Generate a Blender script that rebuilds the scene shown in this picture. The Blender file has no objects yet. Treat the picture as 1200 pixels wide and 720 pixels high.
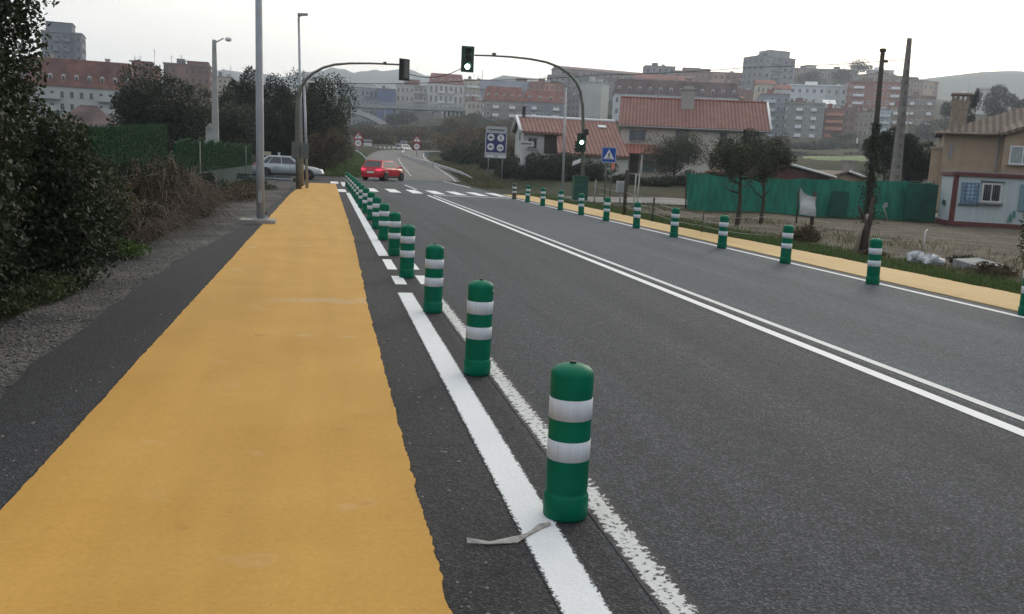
import bpy, math, random
import numpy as np
from mathutils import Vector, Matrix
R = math.radians
sc = bpy.context.scene
COL = sc.collection
rng = np.random.default_rng(7)
random.seed(7)

# ---------------------------------------------------------------- camera
F = 1051.6; EYE = 1.653
YAW, PITCH, ROLL = R(11.992), R(9.0619), R(2.7821)
fw = Vector((math.sin(YAW)*math.cos(PITCH), math.cos(YAW)*math.cos(PITCH), -math.sin(PITCH)))
rt = Vector((math.cos(YAW), -math.sin(YAW), 0)); up = rt.cross(fw)
CA = rt*math.cos(ROLL)+up*math.sin(ROLL); CB = up*math.cos(ROLL)-rt*math.sin(ROLL)
cam = bpy.data.cameras.new('camera'); camo = bpy.data.objects.new('camera', cam); COL.objects.link(camo)
cam.sensor_fit = 'HORIZONTAL'; cam.sensor_width = 36; cam.lens = 36*F/1200
cam.clip_start = .05; cam.clip_end = 6000
M = Matrix((CA, CB, -fw)).transposed().to_4x4(); M.translation = (0, 0, EYE)
camo.matrix_world = M
sc.camera = camo

def ray(px, py): return CA*(px-600)/F + CB*(360-py)/F + fw
def at(px, py, Y):
    d = ray(px, py); p = d*(Y/d.y); return Vector((p.x, p.y, p.z+EYE))
def gp(px, py, z=0.):
    d = ray(px, py); t = (z-EYE)/d.z; p = d*t; return Vector((p.x, p.y, z))

# ---------------------------------------------------------------- world, sun, exposure
SAZ, SEL = R(36), R(17)
SD = Vector((math.sin(SAZ)*math.cos(SEL), math.cos(SAZ)*math.cos(SEL), math.sin(SEL)))
w = bpy.data.worlds.new('World'); sc.world = w; w.use_nodes = True
nt = w.node_tree; nt.nodes.clear()
def N(t, **k):
    n = nt.nodes.new(t)
    for a, b in k.items(): setattr(n, a, b)
    return n
out = N('ShaderNodeOutputWorld'); mix = N('ShaderNodeMixShader')
sky = N('ShaderNodeTexSky', sky_type='NISHITA', sun_disc=False, sun_elevation=SEL, sun_rotation=SAZ)
sky.air_density = 1.4; sky.dust_density = 3
b1 = N('ShaderNodeBackground'); b1.inputs[1].default_value = .09
nt.links.new(sky.outputs[0], b1.inputs[0])
tc = N('ShaderNodeTexCoord')
dot = N('ShaderNodeVectorMath', operation='DOT_PRODUCT'); dot.inputs[1].default_value = SD
nt.links.new(tc.outputs['Generated'], dot.inputs[0])
ramp = N('ShaderNodeValToRGB')            # overcast: grey away from the sun, warm white towards it
cr = ramp.color_ramp
cr.elements[0].position = 0.; cr.elements[0].color = (.60, .63, .68, 1)
cr.elements[1].position = 1.; cr.elements[1].color = (1.7, 1.62, 1.45, 1)
e = cr.elements.new(.5); e.color = (.66, .69, .73, 1)
e = cr.elements.new(.74); e.color = (.80, .825, .835, 1)
e = cr.elements.new(.84); e.color = (1.07, 1.02, .935, 1)
e = cr.elements.new(.93); e.color = (1.26, 1.21, 1.10, 1)
mr = N('ShaderNodeMapRange'); mr.inputs[1].default_value = -1; mr.inputs[2].default_value = 1
nt.links.new(dot.outputs['Value'], mr.inputs[0]); nt.links.new(mr.outputs[0], ramp.inputs[0])
noi = N('ShaderNodeTexNoise'); noi.inputs['Scale'].default_value = 2.2; noi.inputs['Detail'].default_value = 5
mp = N('ShaderNodeMapping'); mp.inputs['Scale'].default_value = (1, 1, 4)
nt.links.new(tc.outputs['Generated'], mp.inputs[0]); nt.links.new(mp.outputs[0], noi.inputs['Vector'])
cm = N('ShaderNodeMapRange'); cm.inputs[1].default_value = .3; cm.inputs[2].default_value = .75
cm.inputs[3].default_value = .86; cm.inputs[4].default_value = 1.09
nt.links.new(noi.outputs['Fac'], cm.inputs[0])
b2 = N('ShaderNodeBackground')
nt.links.new(ramp.outputs[0], b2.inputs[0]); nt.links.new(cm.outputs[0], b2.inputs[1])
mix.inputs[0].default_value = .86
nt.links.new(b1.outputs[0], mix.inputs[1]); nt.links.new(b2.outputs[0], mix.inputs[2])
nt.links.new(mix.outputs[0], out.inputs[0])
sl = bpy.data.lights.new('sun', 'SUN'); sl.energy = .55; sl.angle = R(14); sl.color = (1, .93, .8)
so = bpy.data.objects.new('sun', sl); COL.objects.link(so)
so.rotation_euler = (-SD).to_track_quat('-Z', 'Y').to_euler(); so.location = (30, 60, 90)
sc.view_settings.view_transform = 'Standard'; sc.view_settings.look = 'None'
sc.view_settings.exposure = 0.46; sc.view_settings.gamma = 1
sc.render.engine = 'CYCLES'
sc.cycles.use_denoising = True
sc.cycles.max_bounces = 6; sc.cycles.volume_bounces = 1; sc.cycles.transparent_max_bounces = 8

# ---------------------------------------------------------------- materials
MATS = {}
def mat(name, c, rough=.8, var=.0, scale=3., bump=0., bscale=None, metal=0., spec=.4, c2=None, emit=None, detail=4, coord='Object', stretch=None):
    """one procedural principled material; c2 is mixed in by noise, var scales brightness by noise"""
    if name in MATS: return MATS[name]
    m = bpy.data.materials.new(name); m.use_nodes = True; t = m.node_tree; p = t.nodes['Principled BSDF']
    p.inputs['Roughness'].default_value = rough; p.inputs['Metallic'].default_value = metal
    p.inputs['Specular IOR Level'].default_value = spec
    p.inputs['Base Color'].default_value = (*c, 1)
    L = t.links.new
    if var or c2 or bump:
        co = t.nodes.new('ShaderNodeTexCoord'); n = t.nodes.new('ShaderNodeTexNoise')
        src = co.outputs[coord]
        if stretch:
            mm = t.nodes.new('ShaderNodeMapping'); mm.inputs['Scale'].default_value = stretch; L(src, mm.inputs[0]); src = mm.outputs[0]
        n.inputs['Scale'].default_value = scale; n.inputs['Detail'].default_value = detail; L(src, n.inputs['Vector'])
        r = t.nodes.new('ShaderNodeMapRange'); r.inputs[1].default_value = .3; r.inputs[2].default_value = .7; L(n.outputs['Fac'], r.inputs[0])
        mx = t.nodes.new('ShaderNodeMix'); mx.data_type = 'RGBA'; L(r.outputs[0], mx.inputs[0])
        lo = tuple(x*(1-var) for x in c); hi = tuple(x*(1+var) for x in (c2 or c))
        mx.inputs[6].default_value = (*lo, 1); mx.inputs[7].default_value = (*hi, 1); L(mx.outputs[2], p.inputs['Base Color'])
        if bump:
            b = t.nodes.new('ShaderNodeBump'); b.inputs['Strength'].default_value = bump; b.inputs['Distance'].default_value = .02
            nn = n
            if bscale:
                nn = t.nodes.new('ShaderNodeTexNoise'); nn.inputs['Scale'].default_value = bscale; nn.inputs['Detail'].default_value = 3; L(src, nn.inputs['Vector'])
            L(nn.outputs['Fac'], b.inputs['Height']); L(b.outputs[0], p.inputs['Normal'])
    if emit:
        p.inputs['Emission Color'].default_value = (*emit[:3], 1); p.inputs['Emission Strength'].default_value = emit[3]
    MATS[name] = m; return m

def node_mat(name, fn):
    m = bpy.data.materials.new(name); m.use_nodes = True; fn(m.node_tree, m.node_tree.nodes['Principled BSDF']); MATS[name] = m; return m

def _mixc(t, fac, a, b):
    mx = t.nodes.new('ShaderNodeMix'); mx.data_type = 'RGBA'
    if fac is not None: t.links.new(fac, mx.inputs[0])
    for s, v in ((6, a), (7, b)):
        if isinstance(v, tuple): mx.inputs[s].default_value = (*v, 1)
        else: t.links.new(v, mx.inputs[s])
    return mx
def _noise(t, vec, scale, detail=4, lo=.3, hi=.7, rough=.5):
    n = t.nodes.new('ShaderNodeTexNoise'); n.inputs['Scale'].default_value = scale; n.inputs['Detail'].default_value = detail
    n.inputs['Roughness'].default_value = rough; t.links.new(vec, n.inputs['Vector'])
    r = t.nodes.new('ShaderNodeMapRange'); r.inputs[1].default_value = lo; r.inputs[2].default_value = hi
    t.links.new(n.outputs['Fac'], r.inputs[0]); return n, r
def _pos(t, scale=None):
    g = t.nodes.new('ShaderNodeNewGeometry'); o = g.outputs['Position']
    if scale:
        mm = t.nodes.new('ShaderNodeMapping'); mm.inputs['Scale'].default_value = scale; t.links.new(o, mm.inputs[0]); o = mm.outputs[0]
    return o
def _bump(t, p, h, strength, dist=.01):
    b = t.nodes.new('ShaderNodeBump'); b.inputs['Strength'].default_value = strength; b.inputs['Distance'].default_value = dist
    t.links.new(h, b.inputs['Height']); t.links.new(b.outputs[0], p.inputs['Normal'])

def asphalt_fn(t, p):
    pos = _pos(t); L = t.links.new
    sx = t.nodes.new('ShaderNodeSeparateXYZ'); L(pos, sx.inputs[0])
    # far lane: grazing sky reflection painted as paler, bluer colour; seam along centre line
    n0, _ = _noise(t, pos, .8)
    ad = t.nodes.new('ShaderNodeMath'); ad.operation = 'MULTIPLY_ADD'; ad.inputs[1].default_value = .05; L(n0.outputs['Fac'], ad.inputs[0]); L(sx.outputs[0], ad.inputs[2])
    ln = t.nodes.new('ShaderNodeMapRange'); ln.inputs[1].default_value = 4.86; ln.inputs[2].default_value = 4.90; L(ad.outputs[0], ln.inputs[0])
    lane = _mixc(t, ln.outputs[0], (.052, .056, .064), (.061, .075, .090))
    ed = t.nodes.new('ShaderNodeMapRange'); ed.inputs[1].default_value = -1.2; ed.inputs[2].default_value = -1.5; L(ad.outputs[0], ed.inputs[0])
    lane2 = _mixc(t, ed.outputs[0], lane.outputs[2], (.026, .028, .032))
    nw = t.nodes.new('ShaderNodeMapRange'); nw.inputs[1].default_value = 1.30; nw.inputs[2].default_value = 1.22; L(ad.outputs[0], nw.inputs[0])     # newer strip beside the path
    lane3 = _mixc(t, nw.outputs[0], lane.outputs[2], (.034, .034, .037)); lane = lane3
    lane2 = _mixc(t, ed.outputs[0], lane.outputs[2], (.026, .028, .032))
    # wheel tracks and stains running along the road
    v2 = _pos(t, (1.6, .07, 1)); _, st = _noise(t, v2, 1.0, 5, .25, .75)
    s2 = _mixc(t, st.outputs[0], (.70, .70, .70), (1.27, 1.27, 1.27))
    mu = t.nodes.new('ShaderNodeMix'); mu.data_type = 'RGBA'; mu.blend_type = 'MULTIPLY'; mu.inputs[0].default_value = 1
    L(lane2.outputs[2], mu.inputs[6]); L(s2.outputs[2], mu.inputs[7])
    vo = t.nodes.new('ShaderNodeTexVoronoi'); vo.inputs['Scale'].default_value = 95; L(pos, vo.inputs['Vector'])
    sp = t.nodes.new('ShaderNodeSeparateColor'); L(vo.outputs['Color'], sp.inputs[0])
    pw = t.nodes.new('ShaderNodeMath'); pw.operation = 'POWER'; pw.inputs[1].default_value = 3; L(sp.outputs[0], pw.inputs[0])
    ag = _mixc(t, pw.outputs[0], (.56, .56, .56), (2.5, 2.45, 2.4))
    m2 = t.nodes.new('ShaderNodeMix'); m2.data_type = 'RGBA'; m2.blend_type = 'MULTIPLY'; m2.inputs[0].default_value = .8
    L(mu.outputs[2], m2.inputs[6]); L(ag.outputs[2], m2.inputs[7])
    n4, f4 = _noise(t, pos, 9, 6, .3, .7)
    bl = _mixc(t, f4.outputs[0], (.86, .86, .86), (1.12, 1.12, 1.12))
    m3 = t.nodes.new('ShaderNodeMix'); m3.data_type = 'RGBA'; m3.blend_type = 'MULTIPLY'; m3.inputs[0].default_value = 1
    L(m2.outputs[2], m3.inputs[6]); L(bl.outputs[2], m3.inputs[7])
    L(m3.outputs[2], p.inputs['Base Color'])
    rr = t.nodes.new('ShaderNodeMapRange'); rr.inputs[3].default_value = .85; rr.inputs[4].default_value = .8; L(ln.outputs[0], rr.inputs[0]); L(rr.outputs[0], p.inputs['Roughness'])
    p.inputs['Specular IOR Level'].default_value = .34
    _bump(t, p, vo.outputs['Distance'], .8, .008)
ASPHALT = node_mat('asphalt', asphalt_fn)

def yellow_fn(t, p, pale=0.):
    pos = _pos(t); L = t.links.new
    _, a = _noise(t, pos, 1.1, 6, .25, .75); _, b = _noise(t, pos, 45, 3, .2, .8)
    c1 = _mixc(t, a.outputs[0], (.485+.01*pale, .265+.08*pale, .050+.10*pale), (.55, .315+.08*pale, .074+.11*pale))
    c2 = _mixc(t, b.outputs[0], (.90, .90, .88), (1.08, 1.08, 1.10))
    mu = t.nodes.new('ShaderNodeMix'); mu.data_type = 'RGBA'; mu.blend_type = 'MULTIPLY'; mu.inputs[0].default_value = 1
    L(c1.outputs[2], mu.inputs[6]); L(c2.outputs[2], mu.inputs[7])
    # pale scuffs and a few reddish stains
    _, s = _noise(t, pos, 1.9, 5, .64, .80); c3 = _mixc(t, s.outputs[0], mu.outputs[2], (.56, .38, .19))
    v = _pos(t, (1, 1, 1)); n5 = t.nodes.new('ShaderNodeTexNoise'); n5.noise_dimensions = '4D'; n5.inputs['Scale'].default_value = 3.1; n5.inputs['W'].default_value = 3; L(v, n5.inputs['Vector'])
    r5 = t.nodes.new('ShaderNodeMapRange'); r5.inputs[1].default_value = .68; r5.inputs[2].default_value = .74; r5.inputs[4].default_value = .35; L(n5.outputs['Fac'], r5.inputs[0])
    c4 = _mixc(t, r5.outputs[0], c3.outputs[2], (.33, .13, .05))
    # worn band laid across the path at a joint
    sx = t.nodes.new('ShaderNodeSeparateXYZ'); L(pos, sx.inputs[0])
    nn, _ = _noise(t, pos, 6, 4)
    ma = t.nodes.new('ShaderNodeMath'); ma.operation = 'MULTIPLY_ADD'; ma.inputs[1].default_value = .9; L(nn.outputs['Fac'], ma.inputs[0]); L(sx.outputs[1], ma.inputs[2])
    df = t.nodes.new('ShaderNodeMath'); df.operation = 'SUBTRACT'; df.inputs[1].default_value = 10.75; L(ma.outputs[0], df.inputs[0])
    ab = t.nodes.new('ShaderNodeMath'); ab.operation = 'ABSOLUTE'; L(df.outputs[0], ab.inputs[0])
    rg = t.nodes.new('ShaderNodeMapRange'); rg.inputs[1].default_value = .22; rg.inputs[2].default_value = .05; rg.inputs[4].default_value = .55; L(ab.outputs[0], rg.inputs[0])
    xr = t.nodes.new('ShaderNodeMapRange'); xr.inputs[1].default_value = -.75; xr.inputs[2].default_value = -.3; L(sx.outputs[0], xr.inputs[0])
    mm = t.nodes.new('ShaderNodeMath'); mm.operation = 'MULTIPLY'; L(rg.outputs[0], mm.inputs[0]); L(xr.outputs[0], mm.inputs[1])
    c5 = _mixc(t, mm.outputs[0], c4.outputs[2], (.50, .36, .20))
    # fine roller marks across the path, dirt specks, soiled tracks along it
    _, rl = _noise(t, _pos(t, (1.5, 34, 1)), 1, 3, .25, .75); m6 = _mixc(t, rl.outputs[0], (.975, .975, .97), (1.02, 1.02, 1.02))
    _, tk = _noise(t, _pos(t, (2.6, .16, 1)), 1, 5, .3, .75); m7 = _mixc(t, tk.outputs[0], (1.05, 1.05, 1.06), (.88, .87, .85))
    n8, sk = _noise(t, pos, 60, 2, .73, .78); m8 = _mixc(t, sk.outputs[0], (1, 1, 1), (.35, .30, .28))
    o_ = c5.outputs[2]
    for q in (m6, m7, m8):
        mq = t.nodes.new('ShaderNodeMix'); mq.data_type = 'RGBA'; mq.blend_type = 'MULTIPLY'; mq.inputs[0].default_value = 1; L(o_, mq.inputs[6]); L(q.outputs[2], mq.inputs[7]); o_ = mq.outputs[2]
    L(o_, p.inputs['Base Color']); p.inputs['Roughness'].default_value = .8; p.inputs['Specular IOR Level'].default_value = .32
    n6 = t.nodes.new('ShaderNodeTexNoise'); n6.inputs['Scale'].default_value = 160; n6.inputs['Detail'].default_value = 2; L(pos, n6.inputs['Vector'])
    _bump(t, p, n6.outputs['Fac'], .35, .004)
YELLOW = node_mat('yellow_coating', yellow_fn)
YELLOW2 = node_mat('yellow_coating_pale', lambda t, p: yellow_fn(t, p, 1.))  # right path: same coating with a paler base colour

def worn_fn(lo, hi, base=(.70, .71, .72), scale=14):
    def fn(t, p):
        pos = _pos(t, (1, .55, 1)); L = t.links.new
        _, a = _noise(t, pos, scale, 7, lo, hi, .7)
        _, d = _noise(t, pos, 3, 4)
        cc = _mixc(t, d.outputs[0], tuple(x*.9 for x in base), base)
        c = _mixc(t, a.outputs[0], (.055, .052, .05), cc.outputs[2]); L(c.outputs[2], p.inputs['Base Color'])
        p.inputs['Roughness'].default_value = .7; p.inputs['Specular IOR Level'].default_value = .3
        n6 = t.nodes.new('ShaderNodeTexNoise'); n6.inputs['Scale'].default_value = 120; L(pos, n6.inputs['Vector']); _bump(t, p, n6.outputs['Fac'], .3, .004)
    return fn
def frayed_fn(x0, x1, lo, hi, base, scale, edge, right=0.):
    def fn(t, p):
        pos = _pos(t); L = t.links.new
        sx = t.nodes.new('ShaderNodeSeparateXYZ'); L(pos, sx.inputs[0])
        def M(op, a, b):
            m = t.nodes.new('ShaderNodeMath'); m.operation = op
            for i, v in enumerate((a, b)):
                if isinstance(v, (int, float)): m.inputs[i].default_value = v
                else: L(v, m.inputs[i])
            return m.outputs[0]
        l = M('SUBTRACT', sx.outputs[0], x0); rr = M('SUBTRACT', x1, sx.outputs[0])
        if right: rr = M('MULTIPLY', rr, 1/(1+right))
        d = M('DIVIDE', M('MINIMUM', l, rr), edge)
        d = M('MINIMUM', d, 1.0)
        n1, _ = _noise(t, pos, scale, 7, 0, 1, .7)
        v = M('ADD', n1.outputs['Fac'], M('MULTIPLY', M('SUBTRACT', d, 1.0), .30))
        r = t.nodes.new('ShaderNodeMapRange'); r.inputs[1].default_value = lo; r.inputs[2].default_value = hi; L(v, r.inputs[0])
        _, dn = _noise(t, pos, 2.5, 5); cc = _mixc(t, dn.outputs[0], tuple(x*.86 for x in base), base)
        n3, f3 = _noise(t, pos, 70, 3, .25, .75); cc = _mixc(t, f3.outputs[0], tuple(x*.82 for x in base), cc.outputs[2])
        c = _mixc(t, r.outputs[0], (.043, .043, .046), cc.outputs[2]); L(c.outputs[2], p.inputs['Base Color'])
        p.inputs['Roughness'].default_value = .75; p.inputs['Specular IOR Level'].default_value = .25; _bump(t, p, n3.outputs['Fac'], .6, .005)
    return fn
WHITE_EDGE = node_mat('road_paint_fresh_edge', frayed_fn(.885, 1.085, .30, .36, (.78, .80, .82), 60, .026))
WHITE_OLD = node_mat('road_paint_flaking', frayed_fn(1.265, 1.45, .405, .45, (.66, .67, .66), 30, .045, .55))
WHITE_NEW = node_mat('road_paint_new', worn_fn(.20, .30, (.78, .79, .80), 20))
WHITE_WORN = node_mat('road_paint_worn', worn_fn(.44, .50, (.66, .67, .66), 21))
WHITE_MID = node_mat('road_paint_used', worn_fn(.26, .38, (.66, .66, .67), 12))

def terrain_fn(t, p):
    pos = _pos(t); L = t.links.new
    _, a = _noise(t, pos, .06, 6); _, b = _noise(t, pos, 1.3, 5)
    c1 = _mixc(t, a.outputs[0], (.024, .032, .014), (.048, .046, .027))
    c2 = _mixc(t, b.outputs[0], (.65, .65, .65), (1.3, 1.3, 1.3))
    mu = t.nodes.new('ShaderNodeMix'); mu.data_type = 'RGBA'; mu.blend_type = 'MULTIPLY'; mu.inputs[0].default_value = 1
    L(c1.outputs[2], mu.inputs[6]); L(c2.outputs[2], mu.inputs[7]); L(mu.outputs[2], p.inputs['Base Color'])
    p.inputs['Roughness'].default_value = .95; p.inputs['Specular IOR Level'].default_value = .1
    n6 = t.nodes.new('ShaderNodeTexNoise'); n6.inputs['Scale'].default_value = 6; n6.inputs['Detail'].default_value = 6; L(pos, n6.inputs['Vector']); _bump(t, p, n6.outputs['Fac'], .6, .08)
TERRAIN = node_mat('soil_and_turf', terrain_fn)

def gravel_fn(ca, cb, vs):
    def fn(t, p):
        pos = _pos(t); L = t.links.new
        _, a = _noise(t, pos, .9, 6, .35, .65); c1 = _mixc(t, a.outputs[0], ca, cb)
        vo = t.nodes.new('ShaderNodeTexVoronoi'); vo.inputs['Scale'].default_value = vs; L(pos, vo.inputs['Vector'])
        sp = t.nodes.new('ShaderNodeSeparateColor'); L(vo.outputs['Color'], sp.inputs[0])
        ag = _mixc(t, sp.outputs[0], (.45, .45, .45), (1.6, 1.6, 1.6))
        mu = t.nodes.new('ShaderNodeMix'); mu.data_type = 'RGBA'; mu.blend_type = 'MULTIPLY'; mu.inputs[0].default_value = 1
        L(c1.outputs[2], mu.inputs[6]); L(ag.outputs[2], mu.inputs[7]); L(mu.outputs[2], p.inputs['Base Color'])
        p.inputs['Roughness'].default_value = .95; p.inputs['Specular IOR Level'].default_value = .2
        _bump(t, p, vo.outputs['Distance'], .9, .02)
    return fn
GRAVEL = node_mat('gravel', gravel_fn((.060, .060, .064), (.125, .118, .105), 38))
DIRT = node_mat('dirt', gravel_fn((.055, .046, .032), (.120, .105, .080), 16))

def tiles_fn(c, c2, sc_=5.2):
    def fn(t, p):
        L = t.links.new
        co = t.nodes.new('ShaderNodeTexCoord'); src = co.outputs['Object']
        wv = t.nodes.new('ShaderNodeTexWave'); wv.wave_type = 'BANDS'; wv.bands_direction = 'X'; wv.inputs['Scale'].default_value = sc_/3.14*.5; wv.inputs['Distortion'].default_value = .4; L(src, wv.inputs['Vector'])
        _, a = _noise(t, src, 1.2, 6, .3, .7)
        cc = _mixc(t, a.outputs[0], c, c2)
        st = _mixc(t, wv.outputs['Fac'], (.62, .62, .64), (1.2, 1.2, 1.2))
        mu = t.nodes.new('ShaderNodeMix'); mu.data_type = 'RGBA'; mu.blend_type = 'MULTIPLY'; mu.inputs[0].default_value = 1
        L(cc.outputs[2], mu.inputs[6]); L(st.outputs[2], mu.inputs[7]); L(mu.outputs[2], p.inputs['Base Color'])
        p.inputs['Roughness'].default_value = .8; _bump(t, p, wv.outputs['Fac'], .8, .08)
    return fn
TILE_RED = node_mat('roof_tile_red', tiles_fn((.205, .095, .076), (.27, .14, .113)))
TILE_RED2 = node_mat('roof_tile_orange', tiles_fn((.27, .085, .058), (.34, .13, .09)))
TILE_BROWN = node_mat('roof_tile_brown', tiles_fn((.15, .115, .09), (.21, .165, .125)))
TILE_DARK = mat('roof_slate_dark', (.075, .05, .05), .9, .25, .4, c2=(.12, .08, .075))
TILE_CITY = mat('roof_tile_city_red', (.19, .066, .052), .9, .25, .4, c2=(.24, .095, .075))

def leafmat(name, lo, mid, hi, transl=.25):
    def fn(t, p):
        L = t.links.new
        a = t.nodes.new('ShaderNodeAttribute'); a.attribute_name = 'tint'
        r = t.nodes.new('ShaderNodeValToRGB'); r.color_ramp.elements[0].color = (*lo, 1); r.color_ramp.elements[1].color = (*hi, 1)
        e = r.color_ramp.elements.new(.5); e.color = (*mid, 1)
        L(a.outputs['Fac'], r.inputs[0]); L(r.outputs[0], p.inputs['Base Color'])
        p.inputs['Roughness'].default_value = .6; p.inputs['Specular IOR Level'].default_value = .35
        tr = t.nodes.new('ShaderNodeBsdfTranslucent'); L(r.outputs[0], tr.inputs[0])
        mx = t.nodes.new('ShaderNodeMixShader'); mx.inputs[0].default_value = transl
        o = t.nodes['Material Output']; L(p.outputs[0], mx.inputs[1]); L(tr.outputs[0], mx.inputs[2]); L(mx.outputs[0], o.inputs[0])
    return node_mat(name, fn)
LF_DARK = leafmat('leaves_dark', (.008, .014, .008), (.019, .031, .014), (.060, .085, .036))
LF_MID = leafmat('leaves_mid', (.022, .036, .014), (.045, .064, .024), (.095, .115, .045))
LF_OLIVE = leafmat('leaves_olive', (.030, .038, .024), (.060, .068, .042), (.12, .13, .085))
LF_BROWN = leafmat('leaves_brown', (.040, .032, .018), (.080, .062, .032), (.14, .11, .055))
LF_GRASS = leafmat('grass_blades', (.035, .070, .016), (.070, .125, .030), (.14, .18, .065))
LF_DRY = leafmat('grass_dry', (.05, .055, .022), (.10, .10, .045), (.19, .17, .09))
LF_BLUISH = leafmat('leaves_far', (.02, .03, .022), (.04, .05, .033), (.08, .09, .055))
LF_HEDGE = leafmat('hedge_bristles', (.008, .042, .014), (.014, .070, .024), (.03, .10, .04), .1)

GREEN = mat('green_plastic', (.0, .135, .074), .5, .18, 5, spec=.16, bump=.08, bscale=60)
BAND = mat('reflective_white', (.58, .62, .68), .45, .10, 26, stretch=(3, 3, .2))
STEEL = mat('galvanised_steel', (.34, .36, .39), .45, .12, 8, metal=.55)
GREYP = mat('grey_paint', (.24, .25, .26), .5, .1, 5)
POLEGREEN = mat('mast_green_grey', (.10, .115, .095), .5, .2, 4)
BLACK = mat('black_plastic', (.02, .021, .022), .5)
DKGREEN = mat('signal_green', (.012, .05, .03), .45, .1, 8)
WHITEP = mat('white_paint', (.72, .73, .74), .5, .05, 4)
CONC = mat('concrete', (.30, .29, .27), .85, .2, 4, bump=.3, bscale=40)
WOOD = mat('weathered_wood', (.13, .105, .08), .85, .35, 6, bump=.5, stretch=(6, 6, .6))
WOODD = mat('dark_wood', (.055, .045, .038), .9, .35, 6, bump=.5, stretch=(6, 6, .6))
BARK = mat('bark', (.06, .05, .04), .95, .4, 9, bump=.8, stretch=(2, 2, .6))
GLASS = mat('window_glass', (.045, .055, .065), .12, spec=.6)
GLASSC = mat('window_glass_far', (.028, .033, .042), .2, .3, .5, spec=.6)
BLUE = mat('sign_blue', (.012, .075, .36), .4)
NAVY = mat('sign_navy', (.03, .028, .15), .4)
REDS = mat('sign_red', (.40, .05, .055), .5)
TYRE = mat('tyre_rubber', (.018, .018, .018), .85)
RIM = mat('alloy_rim', (.45, .46, .48), .3, metal=.7)
CARRED = mat('car_paint_red', (.52, .012, .022), .25, spec=.6)
CARSIL = mat('car_paint_silver', (.38, .42, .44), .28, metal=.4, spec=.6)
CARWHITE = mat('car_paint_white', (.75, .76, .77), .25, spec=.6)
TAIL = mat('tail_lamp', (.45, .01, .03), .2, emit=(1, .06, .16, .55))
LAMPG = mat('head_lamp_glass', (.7, .72, .75), .1)
PLATE = mat('plate_white', (.7, .7, .68), .4)
NET = mat('green_shade_net', (.014, .185, .125), .8, .32, 2.4, bump=.9, bscale=3, stretch=(2.2, 1, .5))
NETD = mat('green_gate_net', (.008, .085, .055), .8, .25, 2)
NETB = mat('blue_green_net', (.014, .042, .046), .85, .5, 2.5)
HEDGE = mat('artificial_hedge', (.010, .052, .02), .9, .5, 3, bump=.6, stretch=(9, 9, .7))
SIGLIT = mat('signal_lamp_lit', (.8, 1, .9), .4, emit=(.6, 1, .78, 8))
CREAM = mat('render_cream', (.50, .475, .43), .9, .10, 1.2, bump=.1, bscale=20)
WHITEW = mat('render_white', (.50, .50, .48), .9, .10, 1.0)
TANW = mat('render_tan', (.37, .285, .205), .9, .12, 1.5, bump=.15, bscale=20)

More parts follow.
